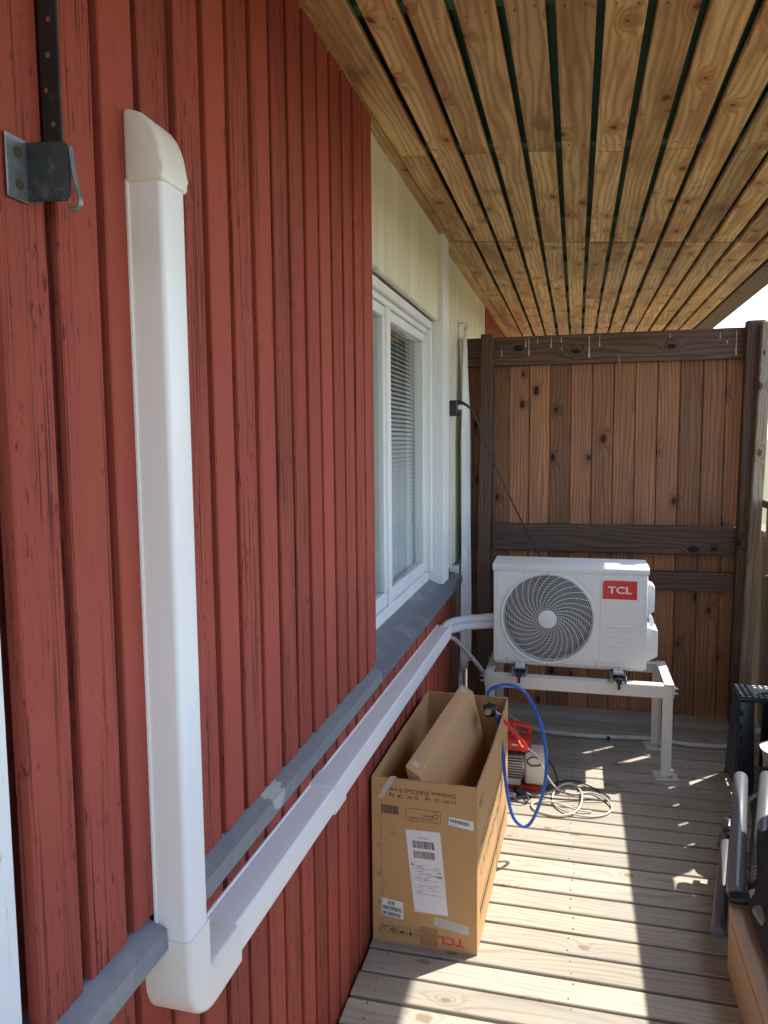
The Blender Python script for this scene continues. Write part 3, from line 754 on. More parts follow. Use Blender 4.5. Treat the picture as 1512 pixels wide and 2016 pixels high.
for i in range(72):
    a = 2*math.pi*i/72
    for r_, h_ in rp: vs.append((FC[0]+r_*math.cos(a), Y0+h_, FC[1]+r_*math.sin(a)))
for i in range(72):
    for j in range(4): fs.append((i*5+j, ((i+1) % 72)*5+j, ((i+1) % 72)*5+j+1, i*5+j+1))
grille = gr.add(vs, fs).build('fan_grille', 'ac', ac, smooth=60)
dome = lambda r_: Y0-.006-.013*(1-(r_/.212)**2)
wr = MB()
NR = 22
for i in range(NR):
    r_ = .052+(.2085-.052)*i/(NR-1)
    wr.tube([(FC[0]+r_*math.cos(2*math.pi*j/56), dome(r_), FC[1]+r_*math.sin(2*math.pi*j/56)) for j in range(56)], .0010, 4, closed=True)
wr.build('ring_wires', 'ac', grille, smooth=80, kind='stuff')
sp = MB()
for i in range(30):
    a0 = 2*math.pi*i/30; pts = []
    for j in range(15):
        t = j/14; r_ = .040+.172*t; a = a0-1.02*t**.85; pts.append((FC[0]+r_*math.cos(a), dome(r_)-.0018, FC[1]+r_*math.sin(a)))
    sp.tube(pts, .0014, 4)
sp.build('spiral_wires', 'ac', grille, smooth=80, kind='stuff')
hb = MB(); disc(hb, (FC[0], Y0-.018, FC[1]), .044, .006, 1, 32); hb.build('hub_cap', 'ac', grille, bevel=(.002, 2), smooth=40)
# pressed panels
def emboss(x0, x1, z0, z1, h=.0036, name='pressed_panel', r=.02, c='ac'):
    n_ = 5; base = []
    for (cx, cz, s_) in ((x1-r, z0+r, -90), (x1-r, z1-r, 0), (x0+r, z1-r, 90), (x0+r, z0+r, 180)):
        for i in range(n_+1): t = R(s_+90*i/n_); base.append((cx+r*math.cos(t), cz+r*math.sin(t)))
    m2 = len(base); cx, cz = (x0+x1)/2, (z0+z1)/2
    inner = [(x+(cx-x)/max(abs(cx-x), 1e-6)*.0022, z+(cz-z)/max(abs(cz-z), 1e-6)*.0022) for x, z in base]
    vs = [(x, Y0-.0002, z) for x, z in base]+[(x, Y0-h, z) for x, z in inner]
    fs = [tuple(range(m2, 2*m2))]+[(i, (i+1) % m2, m2+(i+1) % m2, m2+i) for i in range(m2)]
    return MB().add(vs, fs).build(name, c, ac, smooth=25)
pn = emboss(.738, .920, .493, .916, name='service_panel')
for i, z in enumerate((.674, .628, .583, .537)):
    mb = MB().prism([(Y0-.0038, z-.007), (Y0-.0085, z-.005), (Y0-.0085, z+.001), (Y0-.0038, z+.010)], 0, .765, .897); o = mb.build('louvre', 'ac', pn, bevel=(.001, 1), smooth=35)
# corner pressings, bent round the fan opening
def corner(sx, sz):
    pts = []
    xa = X0+.020 if sx < 0 else .722; za = Z0+.018 if sz < 0 else Z1-.024
    N_ = 12; rr = .2345
    # arc ends where it meets the panel margins
    h0 = FC[0]+sx*.10; v0 = FC[1]+sz*.105
    zz = FC[1]+sz*math.sqrt(rr*rr-.10**2); xx = FC[0]+sx*math.sqrt(rr*rr-.105**2)
    a0 = math.atan2(zz-FC[1], h0-FC[0]); a1 = math.atan2(v0-FC[1], xx-FC[0])
    da = a1-a0
    while da > math.pi: da -= 2*math.pi
    while da < -math.pi: da += 2*math.pi
    arc = [(FC[0]+rr*math.cos(a0+da*i/N_), FC[1]+rr*math.sin(a0+da*i/N_)) for i in range(N_+1)]
    xm = xa if sx < 0 else xa
    if (sx < 0 and arc[-1][0] <= xa) or (sx > 0 and arc[-1][0] >= xa): arc = [q for q in arc if (q[0] > xa+.004 if sx < 0 else q[0] < xa-.004)]
    arc = [q for q in arc if (q[1] < za-.003 if sz > 0 else q[1] > za+.003)]
    r = .012; cr_ = []
    for i in range(6):
        t = math.pi/2*i/5; cr_.append((xa-sx*r+sx*r*math.cos(t), za-sz*r+sz*r*math.sin(t)))
    poly = [(arc[0][0], za)]+arc+[(xa, arc[-1][1])]+cr_
    pts = poly; cx = sum(p[0] for p in pts)/len(pts); cz = sum(p[1] for p in pts)/len(pts); m2 = len(pts)
    t_ = .0030
    vs = []
    for x, z in pts:
        vs.append((x, Y0-.0002, z))
    for x, z in pts:
        d_ = math.hypot(cx-x, cz-z)+1e-6; vs.append((x+(cx-x)/d_*.002, Y0-t_, z+(cz-z)/d_*.002))
    fs = [tuple(range(m2, 2*m2))]+[(i, (i+1) % m2, m2+(i+1) % m2, m2+i) for i in range(m2)]
    MB().add(vs, fs).build('pressed_panel', 'ac', ac, smooth=20)
for sx in (-1, 1):
    for sz in (-1, 1): corner(sx, sz)
for (x, z) in ((.497, .914), (.494, .481), (.306, .488), (.722, .489), (.388, .909)):
    b = MB(); disc(b, (x, Y0-.0105 if abs(x-.497) < .01 else Y0-.0018, z), .0052, .002, 1, 12); b.build('screw', 'galv', ac, smooth=40)
# badge
bd = []
for i in range(6): t = R(90+90*i/5); bd.append((.747+.014+.014*math.cos(t), .890-.014+.014*math.sin(t)))
bd += [(.747, .803), (.900, .803), (.900, .890)]
badge = MB().prism(bd, 1, Y0-.0052, Y0-.0038).build('badge', 'logo_red', ac)
t_ = MB(); text_mb(t_, 'TCL', Vector((.770, Y0-.0052, .829)), Vector((1, 0, 0)), Vector((0, 0, 1)), .04, width=.107, height=.034, bold=.022, ex_depth=.0006)
t_.build('lettering', 'logo_white', badge)
# side covers
def sidecov(z0, z1, y0, y1, d):
    v = [(X1+.0005, y0, z0), (X1+.0005, y1, z0), (X1+.0005, y1, z1), (X1+.0005, y0, z1),
         (X1+d, y0+.012, z0+.026), (X1+d, y1-.02, z0+.026), (X1+d, y1-.02, z1-.016), (X1+d, y0+.012, z1-.016)]
    return MB().add(v, [(0, 1, 2, 3), (4, 7, 6, 5), (0, 4, 5, 1), (1, 5, 6, 2), (2, 6, 7, 3), (3, 7, 4, 0)])
sidecov(.716, .875, 3.655, 3.80, .034).build('handle_cover', 'ac', ac, bevel=(.003, 2), smooth=35)
sidecov(.500, .668, 3.655, 3.83, .052).build('valve_cover', 'ac', ac, bevel=(.004, 2), smooth=35)
MB().tube(cat_rom([(X1+.002, 3.73, .72), (X1+.022, 3.72, .70), (X1+.030, 3.72, .67), (X1+.028, 3.72, .65)], 5), .010, 8).build('cable_gland', 'wrap', ac, smooth=50)
MB().box(X0+.01, X1-.01, Y0+.01, Y1-.01, Z0-.012, Z0-.0005, .003).build('base_pan', 'ac', ac)
for x in (.372, .822): MB().box(x-.022, x+.022, 3.57, 3.888, Z0-.0125, Z0-.0006, .002).build('foot', 'ac', ac)

# ------------------------------------------------------------------ carton
CM = Matrix.Translation((.0244, 2.1445, .0)) @ Matrix.Rotation(-.0234, 4, 'Z')
ct = root('air_conditioner_carton', CM @ Vector((.1625, .409, .001)), 'large open brown carton standing upside down against the red wall', 'box')
T = .005; W_, D_, H_ = .325, .818, .525
def wav(q, ax):  # slightly bowed sides and uneven cut edge
    x, y, z = q
    b = .006*math.sin(math.pi*max(0, min(1, y/D_)))*z/H_
    if ax == 'r': x += b
    if ax == 'l': x -= b*.3
    if z > .5: z += .0015*math.sin(y*61)+.0012*math.sin(y*143+x*91)
    return Vector((x, y, z))
def panel(name, x0, x1, y0, y1, ax, mat='card'):
    mb = MB(f=lambda q: CM @ wav(q, ax)); nseg = 14
    vs = []; fs = []
    L_ = y1-y0 > x1-x0; zs = [.001, .26, H_]
    for i in range(nseg+1):
        t = i/nseg
        for z in zs:
            if L_: vs += [(x0, y0+(y1-y0)*t, z), (x1, y0+(y1-y0)*t, z)]
            else: vs += [(x0+(x1-x0)*t, y0, z), (x0+(x1-x0)*t, y1, z)]
    s_ = 6
    for i in range(nseg):
        b = i*s_; c = b+s_
        for j in range(2): fs += [(b+2*j, c+2*j, c+2*j+2, b+2*j+2), (b+2*j+1, b+2*j+3, c+2*j+3, c+2*j+1)]
        fs += [(b+4, c+4, c+5, b+5), (b, b+1, c+1, c)]
    b = nseg*s_
    fs += [(0, 2, 3, 1), (2, 4, 5, 3), (b, b+1, b+3, b+2), (b+2, b+3, b+5, b+4)]
    return mb.add(vs, fs).build(name, mat, ct, smooth=30)
pf = panel('front_panel', 0, W_, 0, T, 'f')
pl = panel('left_panel', 0, T, T+.0003, D_-T-.0003, 'l'); pr = panel('right_panel', W_-T, W_, T+.0003, D_-T-.0003, 'r')
pb = panel('rear_panel', 0, W_, D_-T, D_, 'f')
MB(m=CM).box(T, W_-T, T, D_-T, .001, .007).build('bottom_panel', 'card_in', ct)
ed = MB(m=CM)
for i in range(60):
    x = W_*(i+.2)/60; ed.box(x, x+.003, .0008, T-.0008, H_-.001, H_+.0022+jit(.001))
for i in range(120):
    y = .01+(D_-.02)*(i+.2)/120; ed.box(W_-T+.0008+.006*math.sin(math.pi*y/D_), W_-.0008+.006*math.sin(math.pi*y/D_), y, y+.004, H_-.001, H_+.002+jit(.001))
ed.build('cut_edge', 'card_edge', ct, kind='stuff')
# front printing: the carton is upside down, so all lettering is turned half way round
Q = lambda s_, t: CM @ Vector((s_*W_, -.0001, t*H_))
EX = (CM.to_3x3() @ Vector((1, 0, 0))).normalized(); EZ = Vector((0, 0, 1))
def inv_text(mb, body, s_right, t_top, width, height, bold=.004, d=.0004):
    return text_mb(mb, body, Q(s_right, t_top), -EX, -EZ, .01, width=width, height=height, bold=bold, ex_depth=d)
def tilt(t, s_=None): return t
b = MB()
inv_text(b, 'Dimension: 818x325x515 mm', .80, .948, .203, .0135); inv_text(b, 'N.W.: 22  kg    G.W.: 24  kg', .80, .916, .205, .0135)
b.build('printed_weights', 'ink', pf)
b = MB(); barcode(b, Q(.09, .81), EX, EZ, 0, .056, -.012, .016, 26, .0004); b.build('printed_barcode', 'ink', pf)
b = MB(); o_ = Q(.33, .762); frame_lines(b, o_, EX, EZ, 0, .107, 0, .039, .0011, .0004)
inv_text(b, 'PAP 20', .585, .805, .030, .0058, .012); inv_text(b, 'RACCOLTA CARTA', .585, .786, .073, .0060, .012); inv_text(b, 'PAP', .625, .833, .012, .004, .012)
o_ = Q(.61, .770)
for i in range(3):
    a = R(-90+120*i); a2 = R(-90+120*(i+1)); p0 = Vector((math.cos(a), math.sin(a)))*.012; p1 = Vector((math.cos(a2), math.sin(a2)))*.012
    c_ = o_+EZ*.016; q0 = c_+EX*p0.x+EZ*p0.y; q1 = c_+EX*p1.x+EZ*p1.y; dd = (q1-q0).normalized(); nn = EX.cross(EZ); sd = dd.cross(nn)
    q0 = q0+dd*.003; q1 = q1-dd*.003
    b.add([q0+nn*.0004+sd*.001, q1+nn*.0004+sd*.001, q1+nn*.0004-sd*.001, q0+nn*.0004-sd*.001], [(0, 1, 2, 3)])
b.build('printed_recycling_mark', 'ink', pf)
b = MB(); inv_text(b, 'TCL', .885, .088, .083, .027, .03); b.build('printed_logo', 'ink_red', pf)
b = MB()
for i in range(5):
    o_ = Q(.085+.083*i, .052); frame_lines(b, o_, EX, EZ, 0, .0235, 0, .0265, .001, .0004)
    cx, cz = .0118, .0132
    if i == 4:
        for xx in (.007, .0165):
            rect(b, o_, EX, EZ, xx-.0009, xx+.0009, .006, .019, .0004); b.add([o_+EX*(xx+p)+EZ*q+EX.cross(EZ)*.0004 for p, q in ((-.003, .008), (0, .003), (.003, .008))], [(0, 1, 2)])
        rect(b, o_, EX, EZ, .004, .0195, .021, .0222, .0004)
    elif i == 3:
        rect(b, o_, EX, EZ, .0108, .0128, .010, .0235, .0004); rect(b, o_, EX, EZ, .007, .0165, .004, .011, .0004)
    elif i == 2:
        b.add([o_+EX*(cx+.0085*math.cos(R(180+180*j/10)))+EZ*(.012+.007*math.sin(R(180+180*j/10)))+EX.cross(EZ)*.0004 for j in range(11)], [tuple(range(11))]); rect(b, o_, EX, EZ, .0112, .0124, .012, .022, .0004)
    elif i == 1:
        for j in range(6):
            a = j*math.pi/3; c2 = o_+EX*(cx+.006*math.cos(a))+EZ*(cz+.006*math.sin(a)); b.add([c2+EX*(.003*math.cos(R(60*q)))+EZ*(.003*math.sin(R(60*q)))+EX.cross(EZ)*.0004 for q in range(6)], [tuple(range(6))])
    else:
        rect(b, o_, EX, EZ, .005, .019, .0185, .022, .0004); rect(b, o_, EX, EZ, .009, .016, .006, .0075, .0004); rect(b, o_, EX, EZ, .009, .0105, .0075, .016, .0004)
b.build('printed_handling_icons', 'ink', pf)
def label(name, corners, mat='paper', lab=None):
    v = [Q(*c)+EX.cross(EZ)*.0005 for c in corners]
    return MB().add(v, [(0, 1, 2, 3)]).build(name, mat, pf, label=lab)
lb = label('barcode_label', ((.735, .765), (.965, .748), (.967, .800), (.737, .815)))
ed2 = (Q(.965, .748)-Q(.735, .765)).normalized(); b = MB(); barcode(b, Q(.735, .765), ed2, EZ, .004, .066, .010, .021, 34, .0009)
b.build('barcode', 'ink', lb)
b = MB(); rect(b, Q(.735, .765), ed2, EZ, .004, .03, .004, .0055, .0009); b.build('fine_print', 'ink_grey', lb)
lb = label('shipping_label', ((.410, .212), (.730, .215), (.655, .712), (.325, .706)), lab='tall white shipping label with two barcodes')
lo = Q(.410, .212); le = (Q(.730, .215)-lo).normalized(); lu = (Q(.325, .706)-lo).normalized(); lw = .104
b = MB(); barcode(b, lo, le, lu, .018, .086, .205, .228, 34, .0009); b.build('barcode', 'ink', lb)
b = MB(); barcode(b, lo, le, lu, .018, .086, .173, .196, 40, .0009); b.build('barcode', 'ink', lb)
b = MB(); b.add([lo+le*p+lu*q+EX.cross(EZ)*.0009 for p, q in ((.006, .149), (.017, .149), (.006, .161))], [(0, 1, 2)])
for (a0, a1, h0) in ((.084, .098, .131), (.084, .098, .116), (.082, .098, .1185)): rect(b, lo, le, lu, a0, a1, h0, h0+.0035, .0009)
for h0 in (.141, .124, .106, .088, .058): rect(b, lo, le, lu, .004, .100, h0, h0+.0007, .0009)
for i in range(46):
    h0 = .056+random.random()*.10; a0 = .012+random.random()*.07; rect(b, lo, le, lu, a0, min(.100, a0+random.uniform(.006, .026)), h0, h0+.0009, .0009)
for h0 in (.236, .240): rect(b, lo, le, lu, .036, .070, h0, h0+.0010, .0009)
rect(b, lo, le, lu, .004, .0047, .088, .124, .0009); rect(b, lo, le, lu, .0995, .1002, .088, .124, .0009); b.build('fine_print', 'ink_grey', lb)
lb = label('barcode_label', ((.085, .160), (.302, .148), (.300, .255), (.085, .268)))
lo = Q(.085, .160); le = (Q(.302, .148)-lo).normalized(); b = MB()

for (a0, a1, b0, b1, n_) in ((.022, .045, .039, .051, 12), (.006, .064, .021, .034, 30), (.006, .064, .003, .016, 34)):
    b = MB(); barcode(b, lo, le, EZ, a0, a1, b0, b1, n_, .0009); b.build('barcode', 'ink', lb)
lb = label('newsprint_label', ((.598, .142), (.918, .118), (.917, .172), (.597, .196)), 'paper2')
lo = Q(.598, .142); le = (Q(.918, .118)-lo).normalized(); b = MB()
for i in range(7): 
    x = .002
    while x < .098: w2 = random.uniform(.004, .014); rect(b, lo, le, EZ, x, min(x+w2, .101), .002+.0037*i, .0032+.0037*i, .0009); x += w2+.002
b.build('fine_print', 'ink_grey', lb)
# tape strip over the front edge, seam tape and staples
MB(f=lambda q: CM @ q).add([Vector((.018, -.0016, .462)), Vector((.034, -.0016, .460)), Vector((.075, -.0016, .527)), Vector((.056, -.0016, .527)), Vector((.078, .012, .5285)), Vector((.060, .012, .5285))],
      [(0, 1, 2, 3), (3, 2, 4, 5)]).build('tape_strip', 'tape', ct)
for i in range(6):
    z = .492-.0915*i
    b = MB(m=CM @ Matrix.Translation((.020+jit(.002), -.0006, z)) @ Matrix.Rotation(.5, 4, 'Y')); b.tube([(0, .002, -.007), (0, -.0008, -.006), (0, -.0008, .006), (0, .002, .007)], .0010, 5).tube([(.006, .002, -.007), (.006, -.0008, -.006), (.006, -.0008, .006), (.006, .002, .007)], .001, 5)
    b.build('staple', 'brass', pf)
MB(m=CM).box(.030, .0315, -.0009, -.0001, .01, .51).build('lap_seam', 'tape_card', pf)
MB(m=CM).box(.150, .205, -.0008, -.0001, .006, .065).build('packing_tape', 'tape_card', pf)
for (s_, t) in ((.20, .665),): MB(m=CM).box(.058, .073, -.001, -.0001, .345, .362, .0005).build('torn_patch', 'card_edge', pf)
# print on the long side: rows of blurred marks and a narrow frame
b = MB(); EY = (CM.to_3x3() @ Vector((0, 1, 0))).normalized()
def side_pt(y, z): return CM @ Vector((W_+.0003+.006*math.sin(math.pi*y/D_)*z/H_, y, z))
def side_rect(y0, y1, z0, z1):
    n_ = max(1, int((y1-y0)/.06))
    for i in range(n_):
        a = y0+(y1-y0)*i/n_; c_ = y0+(y1-y0)*(i+1)/n_; b.add([side_pt(a, z0), side_pt(c_, z0), side_pt(c_, z1), side_pt(a, z1)], [(0, 1, 2, 3)])
for (y0, y1, z0) in ((.07, .72, .300), (.07, .60, .215)):
    y = y0
    while y < y1:
        l_ = random.uniform(.018, .034); k_ = random.choice((0, 1, 2)); h_ = .034
        if k_ == 0: side_rect(y, y+.004, z0, z0+h_); side_rect(y+.004, y+l_, z0, z0+.005)
        elif k_ == 1: side_rect(y, y+.004, z0, z0+h_); side_rect(y+.004, y+l_-.004, z0+h_-.005, z0+h_); side_rect(y+l_-.004, y+l_, z0, z0+h_)
        else: side_rect(y, y+l_, z0+.014, z0+.019); side_rect(y+l_*.4, y+l_*.4+.004, z0, z0+h_)
        y += l_+.010
for (a, c_, z0, z1) in ((.05, .76, .075, .079), (.05, .76, .128, .132), (.06, .75, .093, .114)): side_rect(a, c_, z0, z1)
side_rect(.03, .11, .455, .462); side_rect(.04, .10, .440, .446)
b.build('side_print', 'ink', pr)

# inner cardboard tray leaning in the carton
tr_ = root('cardboard_insert', (.19, 2.5, .30), 'slanted brown cardboard insert sticking up out of the open carton', 'cardboard')
Pb = Vector((.203, 2.80, .618)); Pf = Vector((.118, 2.195, .545))
Lx = (Pf-Pb).normalized(); Tn = Vector((.88, -.30, -.36)); Dn = Vector((.24, -.05, -.96))
LEN = (Pf-Pb).length; TH = .056; DP = .30
def ins(a, t, d): return Pb+Lx*a+Tn*t+Dn*d
b = MB(); vs = [ins(a, t, d) for a in (0, LEN) for t in (0, TH) for d in (0, DP)]
# keep the sunk end clear of the carton floor and sides
for i, v in enumerate(vs):
    l_ = CM.inverted() @ v
    l_.x = min(max(l_.x, .012), W_-.012); l_.y = min(max(l_.y, .012), D_-.012); l_.z = max(l_.z, .012); vs[i] = CM @ l_
b.add(vs, [(0, 1, 3, 2), (4, 6, 7, 5), (0, 4, 5, 1), (2, 3, 7, 6), (0, 2, 6, 4), (1, 5, 7, 3)])
b.build('tray', 'card', tr_, bevel=(.004, 2), smooth=30)
for a in (.035, LEN-.04):
    b = MB(); q0 = ins(a, TH*.45, -.0006); b.add([q0+Lx*p+Tn*q for p, q in ((-.012, -.011), (.012, -.011), (.012, .011), (-.012, .011))], [(0, 1, 2, 3)]); b.build('clear_tape', 'tape', tr_)
b = MB(); q0 = ins(LEN*.42, 0, -.0005); b.add([q0, q0+Lx*.005, q0+Lx*.006+Tn*(TH*.98), q0+Lx*.002+Tn*(TH*.98)], [(0, 1, 2, 3)]); b.build('flap_joint', 'card_edge', tr_)

# ------------------------------------------------------------------ service valve and hoses
vv = root('gauge_valve', (.325, 2.75, .525), 'black and brass service valve hanging on the carton rim', 'valve')
b = MB(); b.tube([(.300, 2.745, .538), (.318, 2.748, .545), (.338, 2.752, .541)], [.024, .027, .022], 16); b.build('valve_body', 'black', vv, smooth=50)
b = MB(); b.tube([(.318, 2.722, .546), (.316, 2.706, .549)], [.013, .012], 12); b.build('valve_knob', 'brass', vv, smooth=40)
b = MB(); b.tube([(.307, 2.75, .560), (.306, 2.75, .575), (.309, 2.75, .600)], [.008, .0065, .006], 10); hexbolt(b, (.307, 2.75, .572), 2, .0085, .010); b.build('brass_fitting', 'brass', vv, smooth=30)
b = MB(); b.tube([(.336, 2.752, .535), (.356, 2.765, .518)], .0065, 10); b.build('brass_fitting', 'brass', vv, smooth=30)
bh = cat_rom([(.309, 2.75, .597), (.318, 2.75, .617), (.340, 2.75, .633), (.385, 2.75, .643), (.441, 2.75, .625), (.487, 2.75, .551), (.516, 2.75, .457), (.527, 2.745, .342), (.513, 2.74, .233), (.478, 2.735, .137), (.446, 2.73, .113),
              (.409, 2.72, .152), (.386, 2.72, .249), (.370, 2.73, .385), (.355, 2.74, .480), (.345, 2.745, .525), (.330, 2.75, .540)], 7)
tag(MB().tube(bh, .0062, 10).build('blue_hose', 'blue', smooth=60), 'bright blue charging hose looping out beside the carton', 'hose')
rh = cat_rom([(.350, 2.76, .520), (.393, 2.78, .468), (.435, 2.79, .417), (.450, 2.80, .390), (.440, 2.81, .376), (.422, 2.84, .384), (.402, 2.90, .415), (.386, 2.99, .40), (.372, 3.12, .33), (.365, 3.22, .27)], 7)
tag(MB().tube(rh, .0068, 10).build('red_hose', 'redhose', smooth=60), 'short bright red hose drooping from the service valve', 'hose')

# ------------------------------------------------------------------ vacuum pump
vp = root('vacuum_pump', (.38, 3.33, 0), 'small grey and red vacuum pump standing behind the carton', 'pump')
MB().box(.215, .478, 3.26, 3.40, .001, .022, .005).build('base', 'pumpred', vp)
b = MB(); b.tube([(.20, 3.33, .098), (.415, 3.33, .098)], .058, 20); mot = b.build('motor', 'alu', vp, smooth=40)
for i in range(9):
    z = .048+.0125*i; MB().box(.215, .408, 3.262, 3.398, z, z+.0045, .001).build('cooling_fin', 'alu', mot)
MB().box(.23, .40, 3.257, 3.28, .024, .050, .002).build('rating_plate', 'alu_light', vp)
MB().box(.416, .512, 3.268, 3.392, .024, .168, .010).build('oil_casing', 'alu_light', vp, bevel=(.004, 2), smooth=30)
b = MB(); b.tube([(.458+.030*math.cos(2*math.pi*i/24), 3.262+.004*math.cos(i), .136+.020*math.sin(2*math.pi*i/24)) for i in range(24)], .0028, 6, closed=True); b.build('sight_glass_ring', 'rubber', vp, smooth=60)
MB().box(.225, .440, 3.285, 3.378, .163, .222, .006).build('switch_box', 'pumpred', vp, bevel=(.003, 2), smooth=30)
hd = cat_rom([(.245, 3.33, .22), (.250, 3.33, .262), (.275, 3.33, .280), (.34, 3.33, .280), (.41, 3.33, .272), (.432, 3.33, .262), (.434, 3.33, .245)], 6)
MB().tube(hd, .0125, 10).build('handle', 'pumpred', vp, smooth=50)

# ------------------------------------------------------------------ cables on the deck
def flat(pts, z=.006): return [(p[0], p[1], z+(p[2] if len(p) > 2 else 0)) for p in pts]
wc = cat_rom(flat([(.36, 3.26, .20), (.415, 3.25, .20), (.470, 3.25, .165), (.52, 3.25, .07), (.564, 3.29, .002), (.629, 3.268), (.705, 3.296), (.766, 3.233, .006), (.784, 3.168), (.752, 3.107), (.69, 3.076), (.61, 3.083, .004), (.545, 3.160), (.548, 3.28), (.60, 3.352, .006), (.645, 3.335),
              (.664, 3.233, .008), (.640, 3.103, .006), (.569, 3.055), (.486, 3.074), (.457, 3.115), (.472, 3.155), (.546, 3.158, .006), (.64, 3.110, .007), (.70, 3.12)]), 7)
tag(MB().tube(wc, .0042, 8).build('white_cable', 'cord_w', smooth=60), 'off white cable coiled on the deck beside the pump', 'cable')
bc = cat_rom(flat([(.49, 3.33, .12), (.525, 3.34, .10), (.555, 3.345, .03), (.552, 3.33), (.50, 3.275), (.54, 3.33, .008), (.618, 3.400), (.695, 3.360), (.772, 3.275), (.766, 3.238), (.70, 3.216, .006), (.63, 3.21), (.55, 3.19, .006), (.48, 3.205), (.43, 3.19)]), 7)
tag(MB().tube(bc, .0036, 8).build('black_cable', 'rubber', smooth=60), 'thin black power cord curling on the deck by the pump', 'cable')
cd = root('coiled_cord_plug', (.44, 3.20, 0), 'tangled plug end of a cord lying beside the pump base', 'plug')
b = MB(); b.tube(cat_rom([(.375, 3.215, .028), (.40, 3.205, .024), (.43, 3.195, .018), (.455, 3.192, .012)], 5), [.012, .014, .016, .017, .017, .016, .014, .012, .011, .010, .009, .008, .006, .005, .004, .004], 10); b.build('plug_body', 'black', cd, smooth=50)
b = MB(); b.tube([(.405+.035*math.cos(2*math.pi*i/20), 3.16+.035*math.sin(2*math.pi*i/20), .012+.006*math.sin(4*math.pi*i/20)) for i in range(20)], .0035, 6, closed=True); b.build('cord_loop', 'rubber', cd, smooth=60)
b = MB(); b.tube([(.36, 3.17, .018), (.385, 3.162, .022)], .011, 10); b.build('metal_coupler', 'alu', cd, smooth=40)
# corrugated drain hose along the fence
cl = cat_rom([(.05, 4.28, .06), (.15, 4.23, .03), (.268, 4.14, .013), (.348, 4.02, .013), (.446, 3.955, .013), (.602, 3.935, .013), (.806, 3.944, .013), (1.0, 3.965, .013), (1.195, 3.93, .013), (1.387, 3.945, .013), (1.485, 3.985, .013)], 36)
L_ = 0; rs = []
for i, p in enumerate(cl):
    if i: L_ += (p-cl[i-1]).length
    rs.append(.0122)
# resample to 2 mm steps
pts = [cl[0]]; acc = 0; step = .0022
for a, c_ in zip(cl, cl[1:]):
    d_ = (c_-a).length; 
    while acc+d_ >= step:
        t = (step-acc)/d_; a = a+(c_-a)*t; pts.append(a.copy()); d_ = (c_-a).length; acc = 0
        if d_ < 1e-9: break
    acc += d_
rs = [.0112+(.0013 if (i//2) % 2 else -.0009) for i in range(len(pts))]
tag(MB().tube(pts, rs, 10).build('corrugated_drain_hose', 'drain', smooth=50), 'white corrugated drain hose lying on the deck along the fence', 'hose')
b = MB(); b.tube([(.800, 3.918, .013), (.800, 3.930, .013)], .010, 12); tag(b.build('black_end_cap', 'black', smooth=40), 'tiny round black cap lying against the corrugated drain hose', 'cap')
# straw
b = MB()
for i in range(34):
    x = random.uniform(.55, 1.30); y = random.uniform(3.80, 4.25); a = random.uniform(0, 6.28); l_ = random.uniform(.02, .09); z = .002
    b.tube(cat_rom([(x, y, z), (x+l_*.5*math.cos(a)+jit(.008), y+l_*.5*math.sin(a)+jit(.008), z+random.uniform(.001, .012)), (x+l_*math.cos(a), y+l_*math.sin(a), z)], 3), .0007, 3)
b.tube(cat_rom([(.64, 3.87, .004), (.70, 3.83, .012), (.78, 3.80, .004), (.86, 3.79, .006), (.96, 3.83, .003), (1.05, 3.86, .004)], 6), .001, 4)
tag(b.build('straw', 'straw', kind='stuff'), 'loose dry straw stalks scattered on the deck under the unit', 'straw')

# ------------------------------------------------------------------ socket, cable, hanging sheet
sk = root('wall_socket', (.03, 3.66, 1.70), 'black outdoor socket box with plug on the white window casing', 'socket')
MB().box(.021, .060, 3.640, 3.690, 1.662, 1.738, .005).build('socket_box', 'black', sk)
MB().box(.0605, .074, 3.645, 3.685, 1.668, 1.690, .003).build('lower_cover', 'black', sk)
MB().box(.0605, .078, 3.648, 3.680, 1.692, 1.716, .003).build('plug_face', 'white_pl', sk)
MB().tube([(.058, 3.66, 1.733), (.085, 3.662, 1.725), (.112, 3.668, 1.706)], [.008, .0075, .006], 8).build('lid', 'black', sk, smooth=50)
MB().tube(cat_rom([(.027, 3.655, 1.66), (.030, 3.652, 1.60), (.026, 3.652, 1.3), (.028, 3.652, .90)], 6), .0035, 6).build('cable_conduit', 'white_pl', sk, smooth=60)
pc = cat_rom([(.106, 3.667, 1.708), (.135, 3.675, 1.675), (.190, 3.70, 1.53), (.260, 3.75, 1.36), (.335, 3.80, 1.19), (.40, 3.85, 1.05), (.440, 3.89, .965), (.48, 3.905, .915)], 8)
tag(MB().tube(pc, .0045, 8).build('power_cable', 'rubber', smooth=60), 'black power cable hanging from wall socket down to the outdoor unit', 'cable')
hk = root('wall_hook', (-.015, 4.2, 2.18), 'small cream screw hook on the cream boarded wall', 'hook')
MB().tube(cat_rom([(-.019, 4.20, 2.185), (.012, 4.20, 2.185), (.030, 4.20, 2.175), (.034, 4.20, 2.16), (.026, 4.20, 2.148)], 5), .004, 7).build('hook', 'cream', hk, smooth=50)
MB().box(-.0185, -.014, 4.185, 4.215, 2.165, 2.205, .001).build('plate', 'cream', hk)
